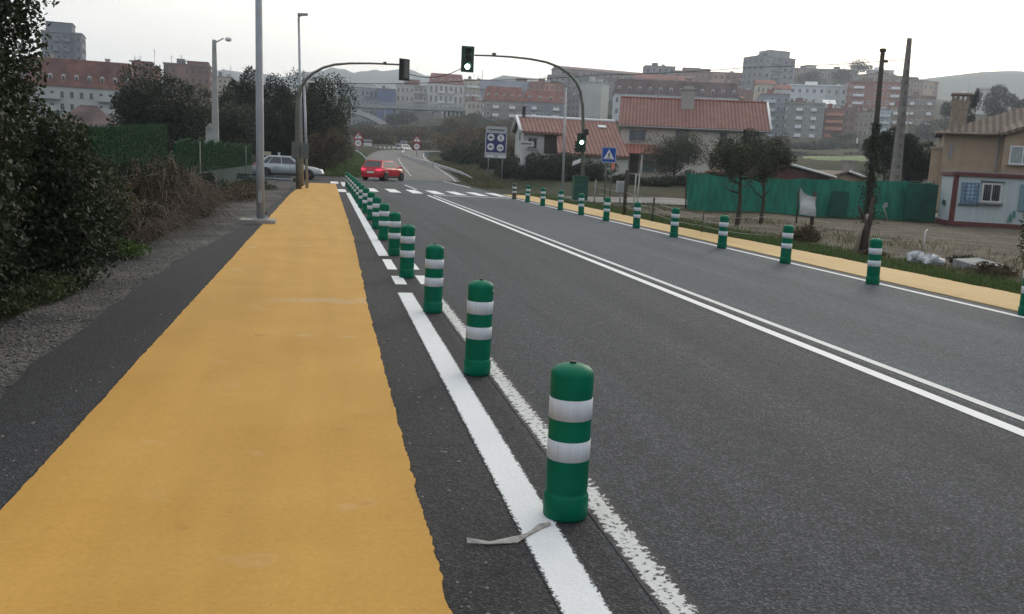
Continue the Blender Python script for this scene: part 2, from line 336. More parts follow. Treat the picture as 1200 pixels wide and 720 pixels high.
# ---------------------------------------------------------------- mesh helpers
class MB:
    def __init__(s): s.v = []; s.f = []; s.m = []; s.sm = []
    def add(s, vs, fs, mi=0, sm=False):
        o = len(s.v); s.v += [tuple(p) for p in vs]
        for f in fs: s.f.append(tuple(i+o for i in f)); s.m.append(mi); s.sm.append(sm)
        return s
    def box(s, c, d, mi=0, rz=0, bev=0):
        x, y, z = (q/2 for q in d)
        ps = [(i*x, j*y, k*z) for k in (-1, 1) for j in (-1, 1) for i in (-1, 1)]
        ca, sa = math.cos(rz), math.sin(rz)
        ps = [(c[0]+p[0]*ca-p[1]*sa, c[1]+p[0]*sa+p[1]*ca, c[2]+p[2]) for p in ps]
        return s.add(ps, [(0, 2, 3, 1), (4, 5, 7, 6), (0, 1, 5, 4), (1, 3, 7, 5), (3, 2, 6, 7), (2, 0, 4, 6)], mi)
    def tube(s, pts, rad, n=8, mi=0, sm=True):
        pts = [Vector(p) for p in pts]; k = len(pts)
        if not hasattr(rad, '__len__'): rad = [rad]*k
        vs = []; a = None
        for i, p in enumerate(pts):
            d = (pts[min(i+1, k-1)]-pts[max(i-1, 0)]).normalized()
            if a is None: a = d.orthogonal().normalized()
            else: a = (a-d*a.dot(d)).normalized()
            b = d.cross(a)
            for j in range(n):
                t = 2*math.pi*j/n; vs.append(p+(a*math.cos(t)+b*math.sin(t))*rad[i])
        fs = [(i*n+j, i*n+(j+1) % n, (i+1)*n+(j+1) % n, (i+1)*n+j) for i in range(k-1) for j in range(n)]
        s.add(vs, fs, mi, sm); o = len(s.v)-len(vs)
        s.f += [tuple(o+j for j in reversed(range(n))), tuple(o+(k-1)*n+j for j in range(n))]; s.m += [mi, mi]; s.sm += [False, False]
        return s
    def lathe(s, prof, n=24, c=(0, 0, 0), mi=0, axis='z', sm=True):
        vs = []
        for r, z in prof:
            for j in range(n):
                t = 2*math.pi*j/n; q = (r*math.cos(t), r*math.sin(t), z)
                if axis == 'y': q = (q[0], q[2], -q[1])
                if axis == 'x': q = (q[2], q[0], q[1])
                vs.append((c[0]+q[0], c[1]+q[1], c[2]+q[2]))
        k = len(prof)
        fs = [(i*n+j, i*n+(j+1) % n, (i+1)*n+(j+1) % n, (i+1)*n+j) for i in range(k-1) for j in range(n)]
        s.add(vs, fs, mi, sm); o = len(s.v)-len(vs)
        if prof[0][0] > 1e-4: s.f.append(tuple(o+j for j in reversed(range(n)))); s.m.append(mi); s.sm.append(False)
        if prof[-1][0] > 1e-4: s.f.append(tuple(o+(k-1)*n+j for j in range(n))); s.m.append(mi); s.sm.append(False)
        return s
    def prism(s, poly, y0, y1, mi=0, axis='y'):
        """poly of (a,b): a=x,b=z extruded along y; axis='x': a=y,b=z along x; axis='z': a=x,b=y along z"""
        n = len(poly)
        def q(a, b, c): return (a, c, b) if axis == 'y' else ((c, a, b) if axis == 'x' else (a, b, c))
        vs = [q(a, b, y0) for a, b in poly]+[q(a, b, y1) for a, b in poly]
        fs = [tuple(range(n)), tuple(reversed(range(n, 2*n)))]+[(i, i+n, (i+1) % n+n, (i+1) % n) for i in range(n)]
        return s.add(vs, fs, mi)
    def mesh(s, name, mats):
        me = bpy.data.meshes.new(name); me.from_pydata(s.v, [], s.f)
        for m in (mats if isinstance(mats, (list, tuple)) else [mats]): me.materials.append(m)
        me.polygons.foreach_set('material_index', s.m); me.polygons.foreach_set('use_smooth', s.sm)
        import bmesh
        bm = bmesh.new(); bm.from_mesh(me); bmesh.ops.recalc_face_normals(bm, faces=bm.faces); bm.to_mesh(me); bm.free()
        me.update(); return me
    def build(s, name, mats, parent=None, loc=(0, 0, 0), rz=0, bevel=0):
        return link(name, s.mesh(name, mats), parent, loc, rz, bevel)
def link(name, me, parent=None, loc=(0, 0, 0), rz=0, bevel=0):
    o = bpy.data.objects.new(name, me); COL.objects.link(o); o.location = loc; o.rotation_euler = (0, 0, rz)
    if parent: o.parent = parent
    if bevel:
        b = o.modifiers.new('bevel', 'BEVEL'); b.width = bevel; b.segments = 2; b.limit_method = 'ANGLE'
    return o
def tag(o, label=None, cat=None, group=None, kind=None):
    if label: o['label'] = label
    if cat: o['category'] = cat
    if group: o['group'] = group
    if kind: o['kind'] = kind
    return o
def thing(name, label, cat, loc=(0, 0, 0), rz=0, group=None, tilt=(0, 0)):
    o = bpy.data.objects.new(name, None); COL.objects.link(o); o.location = loc; o.rotation_euler = (tilt[0], tilt[1], rz)
    o.empty_display_size = .2
    return tag(o, label, cat, group)
def dup(root, loc, rz=0, label=None, group=None, scale=None):
    r = root.copy(); COL.objects.link(r); r.location = loc; r.rotation_euler = (0, 0, rz)
    if label: r['label'] = label
    if group: r['group'] = group
    if scale: r.scale = scale
    for ch in list(root.children):
        c = ch.copy(); COL.objects.link(c); c.parent = r
        for g in list(ch.children):
            d = g.copy(); COL.objects.link(d); d.parent = c
    return r
def struct(o): o['kind'] = 'structure'; return o

def leaves_mesh(name, P, size, m, tint=None, asp=.55, upright=0., bend=None):
    """many small leaf faces at points P (n,3)"""
    P = np.asarray(P, float); n = len(P)
    size = np.broadcast_to(size, (n,))*rng.uniform(.6, 1.3, n)
    d = rng.normal(size=(n, 3)); d[:, 2] += upright*3; d /= np.linalg.norm(d, axis=1)[:, None]
    e = np.cross(d, rng.normal(size=(n, 3))); e /= np.linalg.norm(e, axis=1)[:, None]+1e-9
    u = d*size[:, None]; v = e*(size*asp)[:, None]*.5
    V = np.empty((n, 4, 3)); V[:, 0] = P-u*.5; V[:, 1] = P+v; V[:, 2] = P+u*.5; V[:, 3] = P-v
    me = bpy.data.meshes.new(name); me.vertices.add(4*n); me.vertices.foreach_set('co', V.reshape(-1))
    me.loops.add(4*n); me.loops.foreach_set('vertex_index', np.arange(4*n, dtype=np.int32))
    me.polygons.add(n); me.polygons.foreach_set('loop_start', np.arange(0, 4*n, 4, dtype=np.int32)); me.polygons.foreach_set('loop_total', np.full(n, 4, dtype=np.int32))
    if tint is None: tint = rng.uniform(0, 1, n)
    a = me.attributes.new('tint', 'FLOAT', 'POINT'); a.data.foreach_set('value', np.repeat(np.clip(tint, 0, 1), 4).astype(np.float32))
    me.materials.append(m); me.update(); me.validate(); return me
def crown(c, r, n, lobes=14, shell=.55, fill=.25, flat=False):
    """points of an uneven crown: many lobes with gaps between; returns points, tint"""
    c = np.array(c, float); r = np.array(r, float)
    ld = rng.normal(size=(lobes, 3)); ld /= np.linalg.norm(ld, axis=1)[:, None]
    lc = c+ld*r*rng.uniform(.35, .78, lobes)[:, None]
    lr = rng.uniform(.26, .5, lobes)
    lt = rng.uniform(.12, .88, lobes)
    k = rng.integers(0, lobes, n)
    d = rng.normal(size=(n, 3)); d /= np.linalg.norm(d, axis=1)[:, None]
    rad = np.where(rng.random(n) < fill, rng.random(n)**.33, 1-np.abs(rng.normal(0, .13, n)))
    P = lc[k]+d*rad[:, None]*lr[k][:, None]*r*rng.uniform(.85, 1.15, (n, 1))
    t = lt[k]*.6+.4*rng.random(n)
    return P, t
def limbs(mb, base, top, r0, n=6, spread=None, mi=0):
    base = Vector(base); top = Vector(top)
    pts = [base.lerp(top, i/4)+Vector((random.uniform(-.5, .5)*r0, random.uniform(-.5, .5)*r0, 0))*(i > 0) for i in range(5)]
    mb.tube(pts, [r0*(1-.17*i) for i in range(5)], 8, mi)
    L = (top-base).length
    for i in range(n):
        f = random.uniform(.45, .95); s = base.lerp(top, f); a = random.uniform(0, 6.28); sp = spread or L*.35
        e = s+Vector((math.cos(a)*sp, math.sin(a)*sp, random.uniform(.25, .7)*sp)); mid = s.lerp(e, .5)+Vector((0, 0, -.08*sp))
        mb.tube([s, mid, e], [r0*.42, r0*.28, r0*.08], 5, mi)
def tree(name, label, base, h, cr_, n, size, m, trunk_r=.15, cat='tree', group=None, cz=.62, lobes=14, fill=.25, low=0, bark=None, nl=7):
    """base point, total height, crown radii (x,y,z)"""
    o = thing(name, label, cat, base, 0, group)
    mb = MB(); limbs(mb, (0, 0, -.3), (0, 0, h*cz), trunk_r, nl, max(cr_[:2])*.7); mb.build('trunk', bark or BARK, o)
    P, t = crown((0, 0, h-cr_[2]), cr_, n, lobes, fill=fill)
    k = P[:, 2] > low; P = P[k]; t = t[k]
    link('crown', leaves_mesh('crown', P, size, m, t), o)
    return o

# ---------------------------------------------------------------- ground height
ROADC = [(6.5, 60), (6.5, 66), (7.2, 85), (8.2, 105), (9.6, 125), (12.5, 148), (18, 166), (27, 180), (45, 195)]
ZP = ([-50, 70, 85, 105, 125, 150, 180, 230], [0, 0, .62, 1.3, 2.0, 2.85, 3.5, 4.5])
def roadz(Y): return np.interp(Y, *ZP)
CTRL = [(-60, -20, 0), (60, -20, -.3), (-30, 5, .2), (-6, 5, .1), (-6, 15, .1), (-7, 30, 0), (-7, 45, 0), (-20, 30, 0), (-40, 66, .1), (-15, 66, 0), (-20, 80, .5),
        (14, 10, -.05), (14, 20, -.1), (14, 32, -.05), (22, 20, -.2), (28, 30, -.25), (28, 37, -.25), (17, 38, -.12), (23, 38, -.2), (35, 38, -.3), (45, 20, -.3),
        (15, 46, .0), (20, 46, .1), (26, 47, .1), (35, 50, 0), (20, 60, .5), (14, 65, .3), (16, 75, .7), (26, 80, .8), (35, 92, .9), (45, 95, .7), (50, 70, 0), (60, 90, .3),
        (14, 85, 1.1), (14, 105, 1.8), (22, 110, 2.0), (17, 125, 2.4), (0, 75, .7), (1, 90, 1.8), (1.5, 105, 2.2), (3, 125, 2.6), (-10, 90, 1.5), (4, 150, 3.3), (10, 190, 4), (-20, 120, 3), (-50, 120, 3.5)]
def ctl(px, py, Y): p = at(px, py, Y); CTRL.append((p.x, p.y, p.z))
for q in [(975, 197, 150), (900, 185, 170), (960, 186, 190), (930, 178, 235), (1000, 178, 240), (1060, 185, 160), (1150, 170, 200), (600, 165, 200), (540, 165, 220), (500, 165, 240), (700, 165, 200), (780, 160, 220),
          (450, 168, 250), (430, 150, 420), (500, 150, 420), (100, 150, 210), (200, 145, 240), (50, 130, 300), (300, 150, 300), (370, 150, 350),
          (600, 148, 335), (700, 146, 310), (800, 146, 280), (900, 167, 305), (960, 166, 305), (1030, 162, 315), (1100, 150, 340), (650, 128, 400), (800, 118, 420), (900, 125, 410), (960, 120, 400), (1030, 130, 390), (1090, 125, 430),
          (600, 112, 420), (700, 100, 480), (780, 105, 460), (850, 105, 460), (940, 100, 480), (1060, 105, 470), (1150, 130, 500),
          (250, 86, 2200), (150, 106, 1800), (330, 92, 2200), (400, 92, 2250), (470, 86, 2250), (530, 92, 2200), (570, 104, 1800), (420, 118, 1500), (300, 118, 1500), (700, 104, 800), (850, 108, 800), (1000, 112, 900), (1100, 106, 1500), (1140, 101, 1500), (1200, 100, 1500), (1280, 106, 1500), (1150, 125, 800), (30, 95, 2000), (-150, 95, 2000), (1500, 120, 1500), (300, 132, 900), (450, 120, 900),
          (250, 118, 2800), (500, 116, 2800), (380, 120, 2800), (1000, 118, 2800), (0, 110, 2800), (700, 112, 2800), (1200, 122, 2800)]: ctl(*q)
BLD = []      # city blocks, filled before the ground is made
def gh(X, Y):
    X = np.atleast_1d(np.asarray(X, float)); Y = np.atleast_1d(np.asarray(Y, float))
    C = np.array(CTRL)
    Yc = np.maximum(Y, -25)
    u = X/(Yc+40)*2; v = np.log(Yc+40); cu = C[:, 0]/(C[:, 1]+40)*2; cv = np.log(C[:, 1]+40)
    z = np.empty(X.shape)
    for s in range(0, len(X), 20000):
        d2 = (u[s:s+20000, None]-cu)**2+(v[s:s+20000, None]-cv)**2+.0012
        wgt = d2**-1.6; z[s:s+20000] = (wgt@C[:, 2])/wgt.sum(1)
    # the road and its two verges are level
    dx = np.maximum(np.maximum(-3.2-X, X-11.6), 0); dy = np.maximum(Y-72, 0); d = np.hypot(dx, dy)
    k = np.clip(d/5, 0, 1); k = k*k*(3-2*k); z = k*z+(1-k)*-.06
    dx = np.maximum(X+2.2, 0); dy = np.maximum(np.maximum(57-Y, Y-71.5), 0); d = np.hypot(dx, dy)   # side street
    k = np.clip(d/4, 0, 1); k = k*k*(3-2*k); z = k*z+(1-k)*-.06
    P = np.array(ROADC, float); best = np.full(X.shape, 1e9); bz = np.zeros(X.shape)
    for a, b in zip(P[:-1], P[1:]):
        ab = b-a; t = np.clip(((X-a[0])*ab[0]+(Y-a[1])*ab[1])/(ab@ab), 0, 1)
        qx = a[0]+t*ab[0]; qy = a[1]+t*ab[1]; d = np.hypot(X-qx, Y-qy); m = d < best; best = np.where(m, d, best); bz = np.where(m, roadz(qy), bz)
    k = np.clip((best-5.)/6, 0, 1); k = k*k*(3-2*k); z = k*z+(1-k)*(bz-.12)
    return z
_gh0 = gh
def gh(X, Y):
    X = np.atleast_1d(np.asarray(X, float)); Y = np.atleast_1d(np.asarray(Y, float)); z = _gh0(X, Y)
    f = np.clip((Y-900)/600, 0, 1); a = X/(Y+1)*1000
    return z+f*(5*np.sin(a*.031+1)+4*np.sin(a*.071+Y*.004)+2.5*np.sin(a*.17)+1.2*np.sin(a*.41))
def g1(x, y): return float(gh(x, y)[0])

def grid_obj(name, xs, ys, m, z=None, off=0., smooth=True):
    X, Y = np.meshgrid(xs, ys); Z = gh(X.ravel(), Y.ravel())+off if z is None else z(X.ravel(), Y.ravel())
    V = np.stack([X.ravel(), Y.ravel(), Z], 1); nx = len(xs); ny = len(ys)
    i = np.arange(nx-1); j = np.arange(ny-1); I, J = np.meshgrid(i, j); a = (J*nx+I).ravel()
    Fc = np.stack([a, a+1, a+nx+1, a+nx], 1)
    me = bpy.data.meshes.new(name); me.from_pydata(V.tolist(), [], Fc.tolist()); me.materials.append(m)
    me.polygons.foreach_set('use_smooth', np.full(len(me.polygons), smooth)); me.update()
    return struct(link(name, me))
def ribbon(name, L, Rr, m, thick=0.):
    """sheet between two polylines of 3-D points"""
    n = len(L); mb = MB()
    if thick:
        vs = []
        for a, b in zip(L, Rr): vs += [a, b, (a[0], a[1], a[2]-thick), (b[0], b[1], b[2]-thick)]
        fs = []
        for i in range(n-1):
            o = 4*i; fs += [(o, o+1, o+5, o+4), (o, o+4, o+6, o+2), (o+1, o+3, o+7, o+5)]
        fs += [(0, 2, 3, 1), (4*n-4, 4*n-3, 4*n-1, 4*n-2)]
    else:
        vs = []
        for a, b in zip(L, Rr): vs += [a, b]
        fs = [(2*i, 2*i+1, 2*i+3, 2*i+2) for i in range(n-1)]
    mb.add(vs, fs); o = mb.build(name, m)
    return struct(o)

# ================================================================ SETTING
def geo(a, b, n): return list(a*(b/a)**(np.arange(1, n+1)/n))
xs = [-x-30 for x in geo(4, 1500, 34)][::-1]+list(np.arange(-30, 46, 1.))+[x+45 for x in geo(4, 2900, 46)]
ys = list(np.arange(-22, 80, 1.))+[80+y for y in geo(3, 2550, 76)]
grid_obj('ground', np.array(xs), np.array(ys), TERRAIN)

def edge_poly(x0, x1, y0, y1, step, amp, m, name, z, thick=0., amp2=None, fn=None):
    L, Rr = [], []; y = y0
    gy = np.arange(y0-1, y1+1, .11); gz = np.arange(y0-1, y1+1, .6); na, nb, nc, nd = (rng.normal(size=len(gy)), rng.normal(size=len(gy)), rng.normal(size=len(gz)), rng.normal(size=len(gz)))
    while y < y1+1e-6:
        s = step*(1+max(y-8, 0)*.12)
        a = amp*(rng.normal()*.5+.6*np.interp(y, gy, na)+.7*np.interp(y, gz, nc)); b = (amp if amp2 is None else amp2)*(rng.normal()*.5+.6*np.interp(y, gy, nb)+.7*np.interp(y, gz, nd))
        dl = fn(y) if fn else (0, 0)
        L.append((x0+a+dl[0], y, z)); Rr.append((x1+b+dl[1], y, z)); y += s
    return ribbon(name, L, Rr, m, thick)
# asphalt: one road sheet with a ragged left edge, the side street, the far road
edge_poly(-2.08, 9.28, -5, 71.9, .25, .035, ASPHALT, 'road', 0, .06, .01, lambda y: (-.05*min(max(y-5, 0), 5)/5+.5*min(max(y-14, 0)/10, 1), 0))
ribbon('side_street', [(-60, 71.6, .002), (-2.0, 71.6, .002)], [(-60, 58, .002), (-2.0, 55.5, .002)], ASPHALT)
fl, fr = [], []
for i in range(41):
    t = i/40*(len(ROADC)-2)+1; k = min(int(t), len(ROADC)-2); f = t-k
    P4 = [Vector(ROADC[min(max(q, 0), len(ROADC)-1)]) for q in (k-1, k, k+1, k+2)]
    p = .5*((2*P4[1])+(P4[2]-P4[0])*f+(2*P4[0]-5*P4[1]+4*P4[2]-P4[3])*f*f+(3*P4[1]-P4[0]-3*P4[2]+P4[3])*f**3)
    d = .5*((P4[2]-P4[0])+2*(2*P4[0]-5*P4[1]+4*P4[2]-P4[3])*f+3*(3*P4[1]-P4[0]-3*P4[2]+P4[3])*f*f); d.normalize()
    nrm = Vector((-d.y, d.x)); z = float(roadz(p.y))+.004
    fl.append((p+nrm*3.7, p-nrm*3.9, z))
for i in range(len(fl)):   # begin flush with the junction
    a, b, z = fl[i]
fl = [q for q in fl if q[0].y > 71.95 and q[1].y > 71.95]
fl.insert(0, (Vector((3.0, 71.93)), Vector((10.6, 71.93)), .002))
FARROAD = node_mat('asphalt_far', lambda t, p: (t.links.new(_mixc(t, _noise(t, _pos(t, (1.2, .08, 1)), 1, 4)[1].outputs[0], (.070, .068, .068), (.10, .10, .102)).outputs[2], p.inputs['Base Color']), setattr(p.inputs['Roughness'], 'default_value', .75)))
ribbon('road', [(a.x, a.y, z) for a, b, z in fl], [(b.x, b.y, z) for a, b, z in fl], FARROAD)
def far_line(name, w_, lo, hi, off, m=WHITE_MID):
    q = [(a.lerp(b, off), (b-a).normalized(), z) for a, b, z in fl[lo:hi]]
    if len(q) > 1: ribbon(name, [(c.x-d.x*w_, c.y-d.y*w_, z+.012) for c, d, z in q], [(c.x+d.x*w_, c.y+d.y*w_, z+.012) for c, d, z in q], m)
far_line('edge_line', .06, 0, len(fl), .95, WHITE_WORN); far_line('centre_line', .05, 1, 14, .5, WHITE_WORN)

# coloured walking paths, laid a little proud of the asphalt
edge_poly(-1.40, .47, -5, 53.5, .035, .004, YELLOW, 'yellow_path', .016, .03, .007, lambda y: (.55*max(0, (y-36)/17)**2, .10*min(max(y-9, 0)/10, 1)))
edge_poly(9.20, 10.68, -5, 47.5, .12, .012, YELLOW2, 'yellow_path', .016, .03, .02, lambda y: (0, -.25*math.exp(-((y-25)/5)**2)))
# painted markings
def stripe(name, x0, x1, y0, y1, m, z=.004, step=.35, amp=.0016, sh=0.):
    L, Rr = [], []; y = y0; n = max(2, int((y1-y0)/step)); n = min(n, 160)
    for i in range(n+1):
        y = y0+(y1-y0)*i/n; L.append((x0+rng.normal()*amp, y, z)); Rr.append((x1+rng.normal()*amp, y+sh, z))
    return ribbon(name, L, Rr, m)
stripe('edge_line', .885, 1.085, -4, 11.1, WHITE_EDGE, step=.1); stripe('edge_line', .895, 1.075, 15.3, 41.5, WHITE_EDGE, step=.2)
stripe('line_dash', .925, 1.08, 11.85, 12.7, WHITE_NEW); stripe('line_dash', .925, 1.07, 13.45, 14.8, WHITE_NEW)
stripe('worn_edge_line', 1.27, 1.44, -4, 11.2, WHITE_OLD, step=.1)
stripe('worn_edge_line', 1.27, 1.43, 11.9, 12.8, WHITE_NEW); stripe('worn_edge_line', 1.26, 1.41, 13.5, 14.8, WHITE_NEW); stripe('worn_edge_line', 1.26, 1.40, 15.6, 41, WHITE_MID)
stripe('centre_line', 4.63, 4.76, -4, 42.3, WHITE_NEW); stripe('centre_line', 4.93, 5.03, -4, 42.3, WHITE_MID)
stripe('edge_line', 8.84, 8.96, -4, 46, WHITE_MID)
stripe('stop_line', 5.25, 8.75, 42.5, 42.85, WHITE_MID)
stripe('centre_line', 4.82, 4.95, 49.8, 57.4, WHITE_MID); stripe('edge_line', 9.1, 9.25, 58, 71.5, WHITE_MID)
for i in range(7): struct(stripe('zebra_stripe', 2.0+1.085*i, 2.54+1.085*i, 44.2, 48.8, WHITE_NEW, step=.4, amp=.01))
stripe('zebra_stripe', .42, .95, 42.2, 45.6, WHITE_NEW); stripe('zebra_stripe', .28, .75, 54.3, 58.2, WHITE_NEW); stripe('zebra_stripe', .9, 1.3, 50, 58, WHITE_MID)

# verges: gravel on the left, bare plot and lane on the right
def patch(name, x0, x1, y0, y1, nx, ny, m, off, amp, fx=None):
    X = np.linspace(x0, x1, nx); Y = np.linspace(y0, y1, ny); vs = []; mb = MB()
    for j, y in enumerate(Y):
        a0 = x0+(rng.normal()*amp); a1 = x1+(rng.normal()*amp)
        if fx: a0, a1 = fx(y, a0, a1)
        for i in range(nx):
            vs.append((a0+(a1-a0)*i/(nx-1), y+(rng.normal()*amp if j in (0, ny-1) else 0), 0))
    Z = gh([v[0] for v in vs], [v[1] for v in vs])+off
    vs = [(v[0], v[1], z) for v, z in zip(vs, Z)]
    fs = [(j*nx+i, j*nx+i+1, (j+1)*nx+i+1, (j+1)*nx+i) for j in range(ny-1) for i in range(nx-1)]
    mb.add(vs, fs, 0, True); return struct(mb.build(name, m))
patch('gravel_verge', -3.3, -1.6, -3, 54, 10, 160, GRAVEL, .030, .06)
patch('dirt_plot', 11.9, 34, 13.5, 37.5, 40, 50, DIRT, .035, .25, lambda y, a, b: (a+.4*math.sin(y), b))
LANE = mat('lane_surface', (.17, .165, .155), .9, .2, .7, bump=.3, bscale=30)
patch('side_lane', 10.9, 34, 42.2, 48.6, 30, 10, LANE, .04, .12)
GRASSF = node_mat('meadow', lambda t, p: (t.links.new(_mixc(t, _noise(t, _pos(t), .4, 5)[1].outputs[0], (.085, .13, .035), (.13, .18, .06)).outputs[2], p.inputs['Base Color']), setattr(p.inputs['Roughness'], 'default_value', .95)))
a = at(945, 198, 135); b = at(1022, 201, 135); c = at(1010, 188, 175); d = at(940, 186, 175)
n_ = 8; vs = []
for j in range(n_):
    for i in range(n_):
        p = a.lerp(b, i/(n_-1)).lerp(d.lerp(c, i/(n_-1)), j/(n_-1)); vs.append((p.x, p.y, g1(p.x, p.y)+.25))
mbm = MB(); mbm.add(vs, [(j*n_+i, j*n_+i+1, (j+1)*n_+i+1, (j+1)*n_+i) for j in range(n_-1) for i in range(n_-1)]); struct(mbm.build('meadow', GRASSF))

# ================================================================ BUILDINGS OF THE TOWN
WM = {}
def winmesh(w_, h_, fr, gl, sill=False):
    k = (round(w_, 2), round(h_, 2), fr.name, gl.name)
    if k in WM: return WM[k]
    t = min(.12, w_*.09); mb = MB()
    mb.box((0, -.03, h_/2), (w_-2*t, .06, h_-2*t), 1)
    for c, d in (((-w_/2+t/2, -.06, h_/2), (t, .12, h_)), ((w_/2-t/2, -.06, h_/2), (t, .12, h_)), ((0, -.06, t/2), (w_-2*t, .12, t)), ((0, -.06, h_-t/2), (w_-2*t, .12, t)), ((0, -.05, h_/2), (t*.7, .1, h_-2*t))): mb.box(c, d, 0)
    WM[k] = mb.mesh('window', [fr, gl]); return WM[k]
CW = {}
def cwall(c, rough=.9):
    c = tuple(x*(.8 if max(c) < .4 else 1.05) for x in c); k = tuple(round(x, 3) for x in c)
    if k not in CW: CW[k] = mat('wall_%d' % len(CW), c, rough, .10, .35, detail=6)
    return CW[k]
ROOFG = mat('roof_grey', (.15, .155, .165), .85, .2, .5); ROOFB = mat('roof_brown', (.17, .115, .10), .85, .25, .5)
def block(label, x0, x1, yt, yb, Y, floors, cols, wall, roof='flat', roofm=None, depth=12, dy=None, win=(.45, .5), skip=0, balc=None, top=.4, fr=None, roofh=None, dormers=0, name='apartment_building', cat='building', group=None, side=True, chim=0, pent=None, x_range=None, rail=None):
    p0 = at(x0, yb, Y)
    if dy is None: q = at(x1, yb, Y); dy = -(q.x-p0.x)*math.tan(.6*math.atan2(q.x, Y))
    p1 = at(x1, yb, Y+dy); rz = math.atan2(p1.y-p0.y, p1.x-p0.x)
    W = math.hypot(p1.x-p0.x, p1.y-p0.y); z0 = p0.z; H = at(x0, yt, Y).z-z0
    o = thing(name, label, cat, (p0.x, p0.y, z0), rz, group); wm = cwall(wall); fr = fr or random.choice([WHITEP, wm, cwall(tuple(min(.6, x*1.5) for x in wall))])
    if balc is None and floors >= 4 and cols >= 5: a_ = random.uniform(.05, .3); balc = [(a_, a_+random.uniform(.12, .2)), (1-a_-.15, 1-a_)]
    mb = MB(); mb.prism([(0, -9), (W, -9), (W, H), (0, H)], 0, depth); mb.build('wall', wm, o)
    rm = roofm or ROOFG
    r = MB()
    if roof == 'flat':
        r.box((W/2, depth/2, H+.12), (W+.5, depth+.5, .24)); r.box((W*.35, depth*.5, H+.24+.9), (W*.18, depth*.35, 1.8))
        ro = r.build('roof', rm, o)
        for k in range(random.randint(1, 3)):
            am = MB(); ah = random.uniform(2.5, 6); am.tube([(0, 0, 0), (0, 0, ah)], .07, 5); am.box((0, 0, ah*.85), (1.3, .06, .06)); am.box((0, 0, ah*.7), (.9, .06, .06)); am.build('aerial', GREYP, ro, (random.uniform(.1, .9)*W, depth*random.uniform(.2, .7), H+.2))
        vb = MB(); vb.box((0, 0, .6), (1.6, 1.4, 1.6)); vb.build('roof_vent', cwall((.4, .38, .36)), ro, (random.uniform(.55, .9)*W, depth*.4, H))
    elif roof in ('gable', 'mansard', 'hip'):
        rh = roofh or 2.5; e = .5
        if roof == 'gable': r.add([(-e, -e, H), (W+e, -e, H), (W+e, depth/2, H+rh), (-e, depth/2, H+rh), (-e, depth+e, H), (W+e, depth+e, H)], [(0, 1, 2, 3), (3, 2, 5, 4), (0, 3, 4), (1, 5, 2), (0, 4, 5, 1)])
        elif roof == 'hip':
            i = min(W*.35, depth*.5); r.add([(-e, -e, H), (W+e, -e, H), (W+e, depth+e, H), (-e, depth+e, H), (i, depth/2, H+rh), (W-i, depth/2, H+rh)], [(0, 1, 5, 4), (1, 2, 5), (2, 3, 4, 5), (3, 0, 4), (3, 2, 1, 0)])
        else:
            i = min(2.2, rh*.8); r.add([(-.3, -.3, H), (W+.3, -.3, H), (W+.3, depth+.3, H), (-.3, depth+.3, H), (i*.4, i, H+rh), (W-i*.4, i, H+rh), (W-i*.4, depth-i, H+rh), (i*.4, depth-i, H+rh)], [(0, 1, 5, 4), (1, 2, 6, 5), (2, 3, 7, 6), (3, 0, 4, 7), (4, 5, 6, 7), (3, 2, 1, 0)])
        ro = r.build('roof', rm, o)
        for k in range(dormers):
            dmb = MB(); dw = min(W/dormers*.3, 1.5); xx = W*(k+.5)/dormers; hh = min(rh*.36, 1.7)
            dmb.prism([(-dw/2, 0), (dw/2, 0), (dw/2, hh*.85), (0, hh), (-dw/2, hh*.85)], -.1, 1.9, 0); dmb.box((0, -.13, hh*.4), (dw*.62, .06, hh*.62), 1)
            dmb.build('dormer', [cwall((.45, .44, .42)), GLASSC], ro, (xx, .45, H+rh*.16))
        for k in range(chim):
            cmb = MB(); cmb.box((0, 0, .8), (.9, .9, 2.6)); cmb.box((0, 0, 2.2), (1.1, 1.1, .2)); cmb.build('chimney', cwall((.4, .36, .33)), ro, (W*(k+.5)/chim, depth*.42, H+rh*.75))
    if pent:
        pm = MB(); pm.box((W*(pent[0]+pent[1])/2, depth*.5, H+.25+pent[2]/2), (W*(pent[1]-pent[0]), depth*.7, pent[2])); pm.box((W*(pent[0]+pent[1])/2, depth*.5, H+.33+pent[2]), (W*(pent[1]-pent[0])+.6, depth*.7+.6, .16), 1); pm.build('penthouse', [cwall(pent[3]), rm], o)
    fh = (H-top)/max(floors-skip, 1) if floors else 0; n = 0
    if floors:
        cw = W/cols; nf = floors-skip
        if cols >= 5 and roof == 'flat':
            sm_ = MB(); k0 = random.randint(1, cols-3); sm_.box(((k0+1)*cw, -.10, H*.5-4), (cw*2*.98, .2, H+7.6)); q_ = random.choice([.78, 1.2, 1.3]); sm_.build('facade_bay', cwall(tuple(x*q_ for x in wall)), o)
            cs = MB(); cs.box((W/2, -.2, .0+H-top*.3), (W+.3, .5, .25)); cs.build('cornice', cwall(tuple(x*1.2 for x in wall)), o)
        wmsh = winmesh(cw*win[0], fh*win[1], fr, GLASSC)
        for f in range(nf):
            z = H-top-(f+1)*fh+fh*(1-win[1])*.5
            for k in range(cols):
                if n >= 78: break
                if random.random() < .04: continue
                link('window', wmsh, o, ((k+.5)*cw, -.202 if (cols >= 5 and roof == 'flat' and k0 <= k <= k0+1) else -.002, z)); n += 1
            if balc and f < nf-1 and f % 1 == 0:
                for (b0, b1) in balc:
                    bm = MB(); x_0 = b0*W; x_1 = b1*W
                    bm.box(((x_0+x_1)/2, -.65, z-.25), (x_1-x_0, 1.3, .18)); bm.box(((x_0+x_1)/2, -1.25, z+.3), (x_1-x_0, .08, .95)); bm.build('balcony', rail or fr, o)
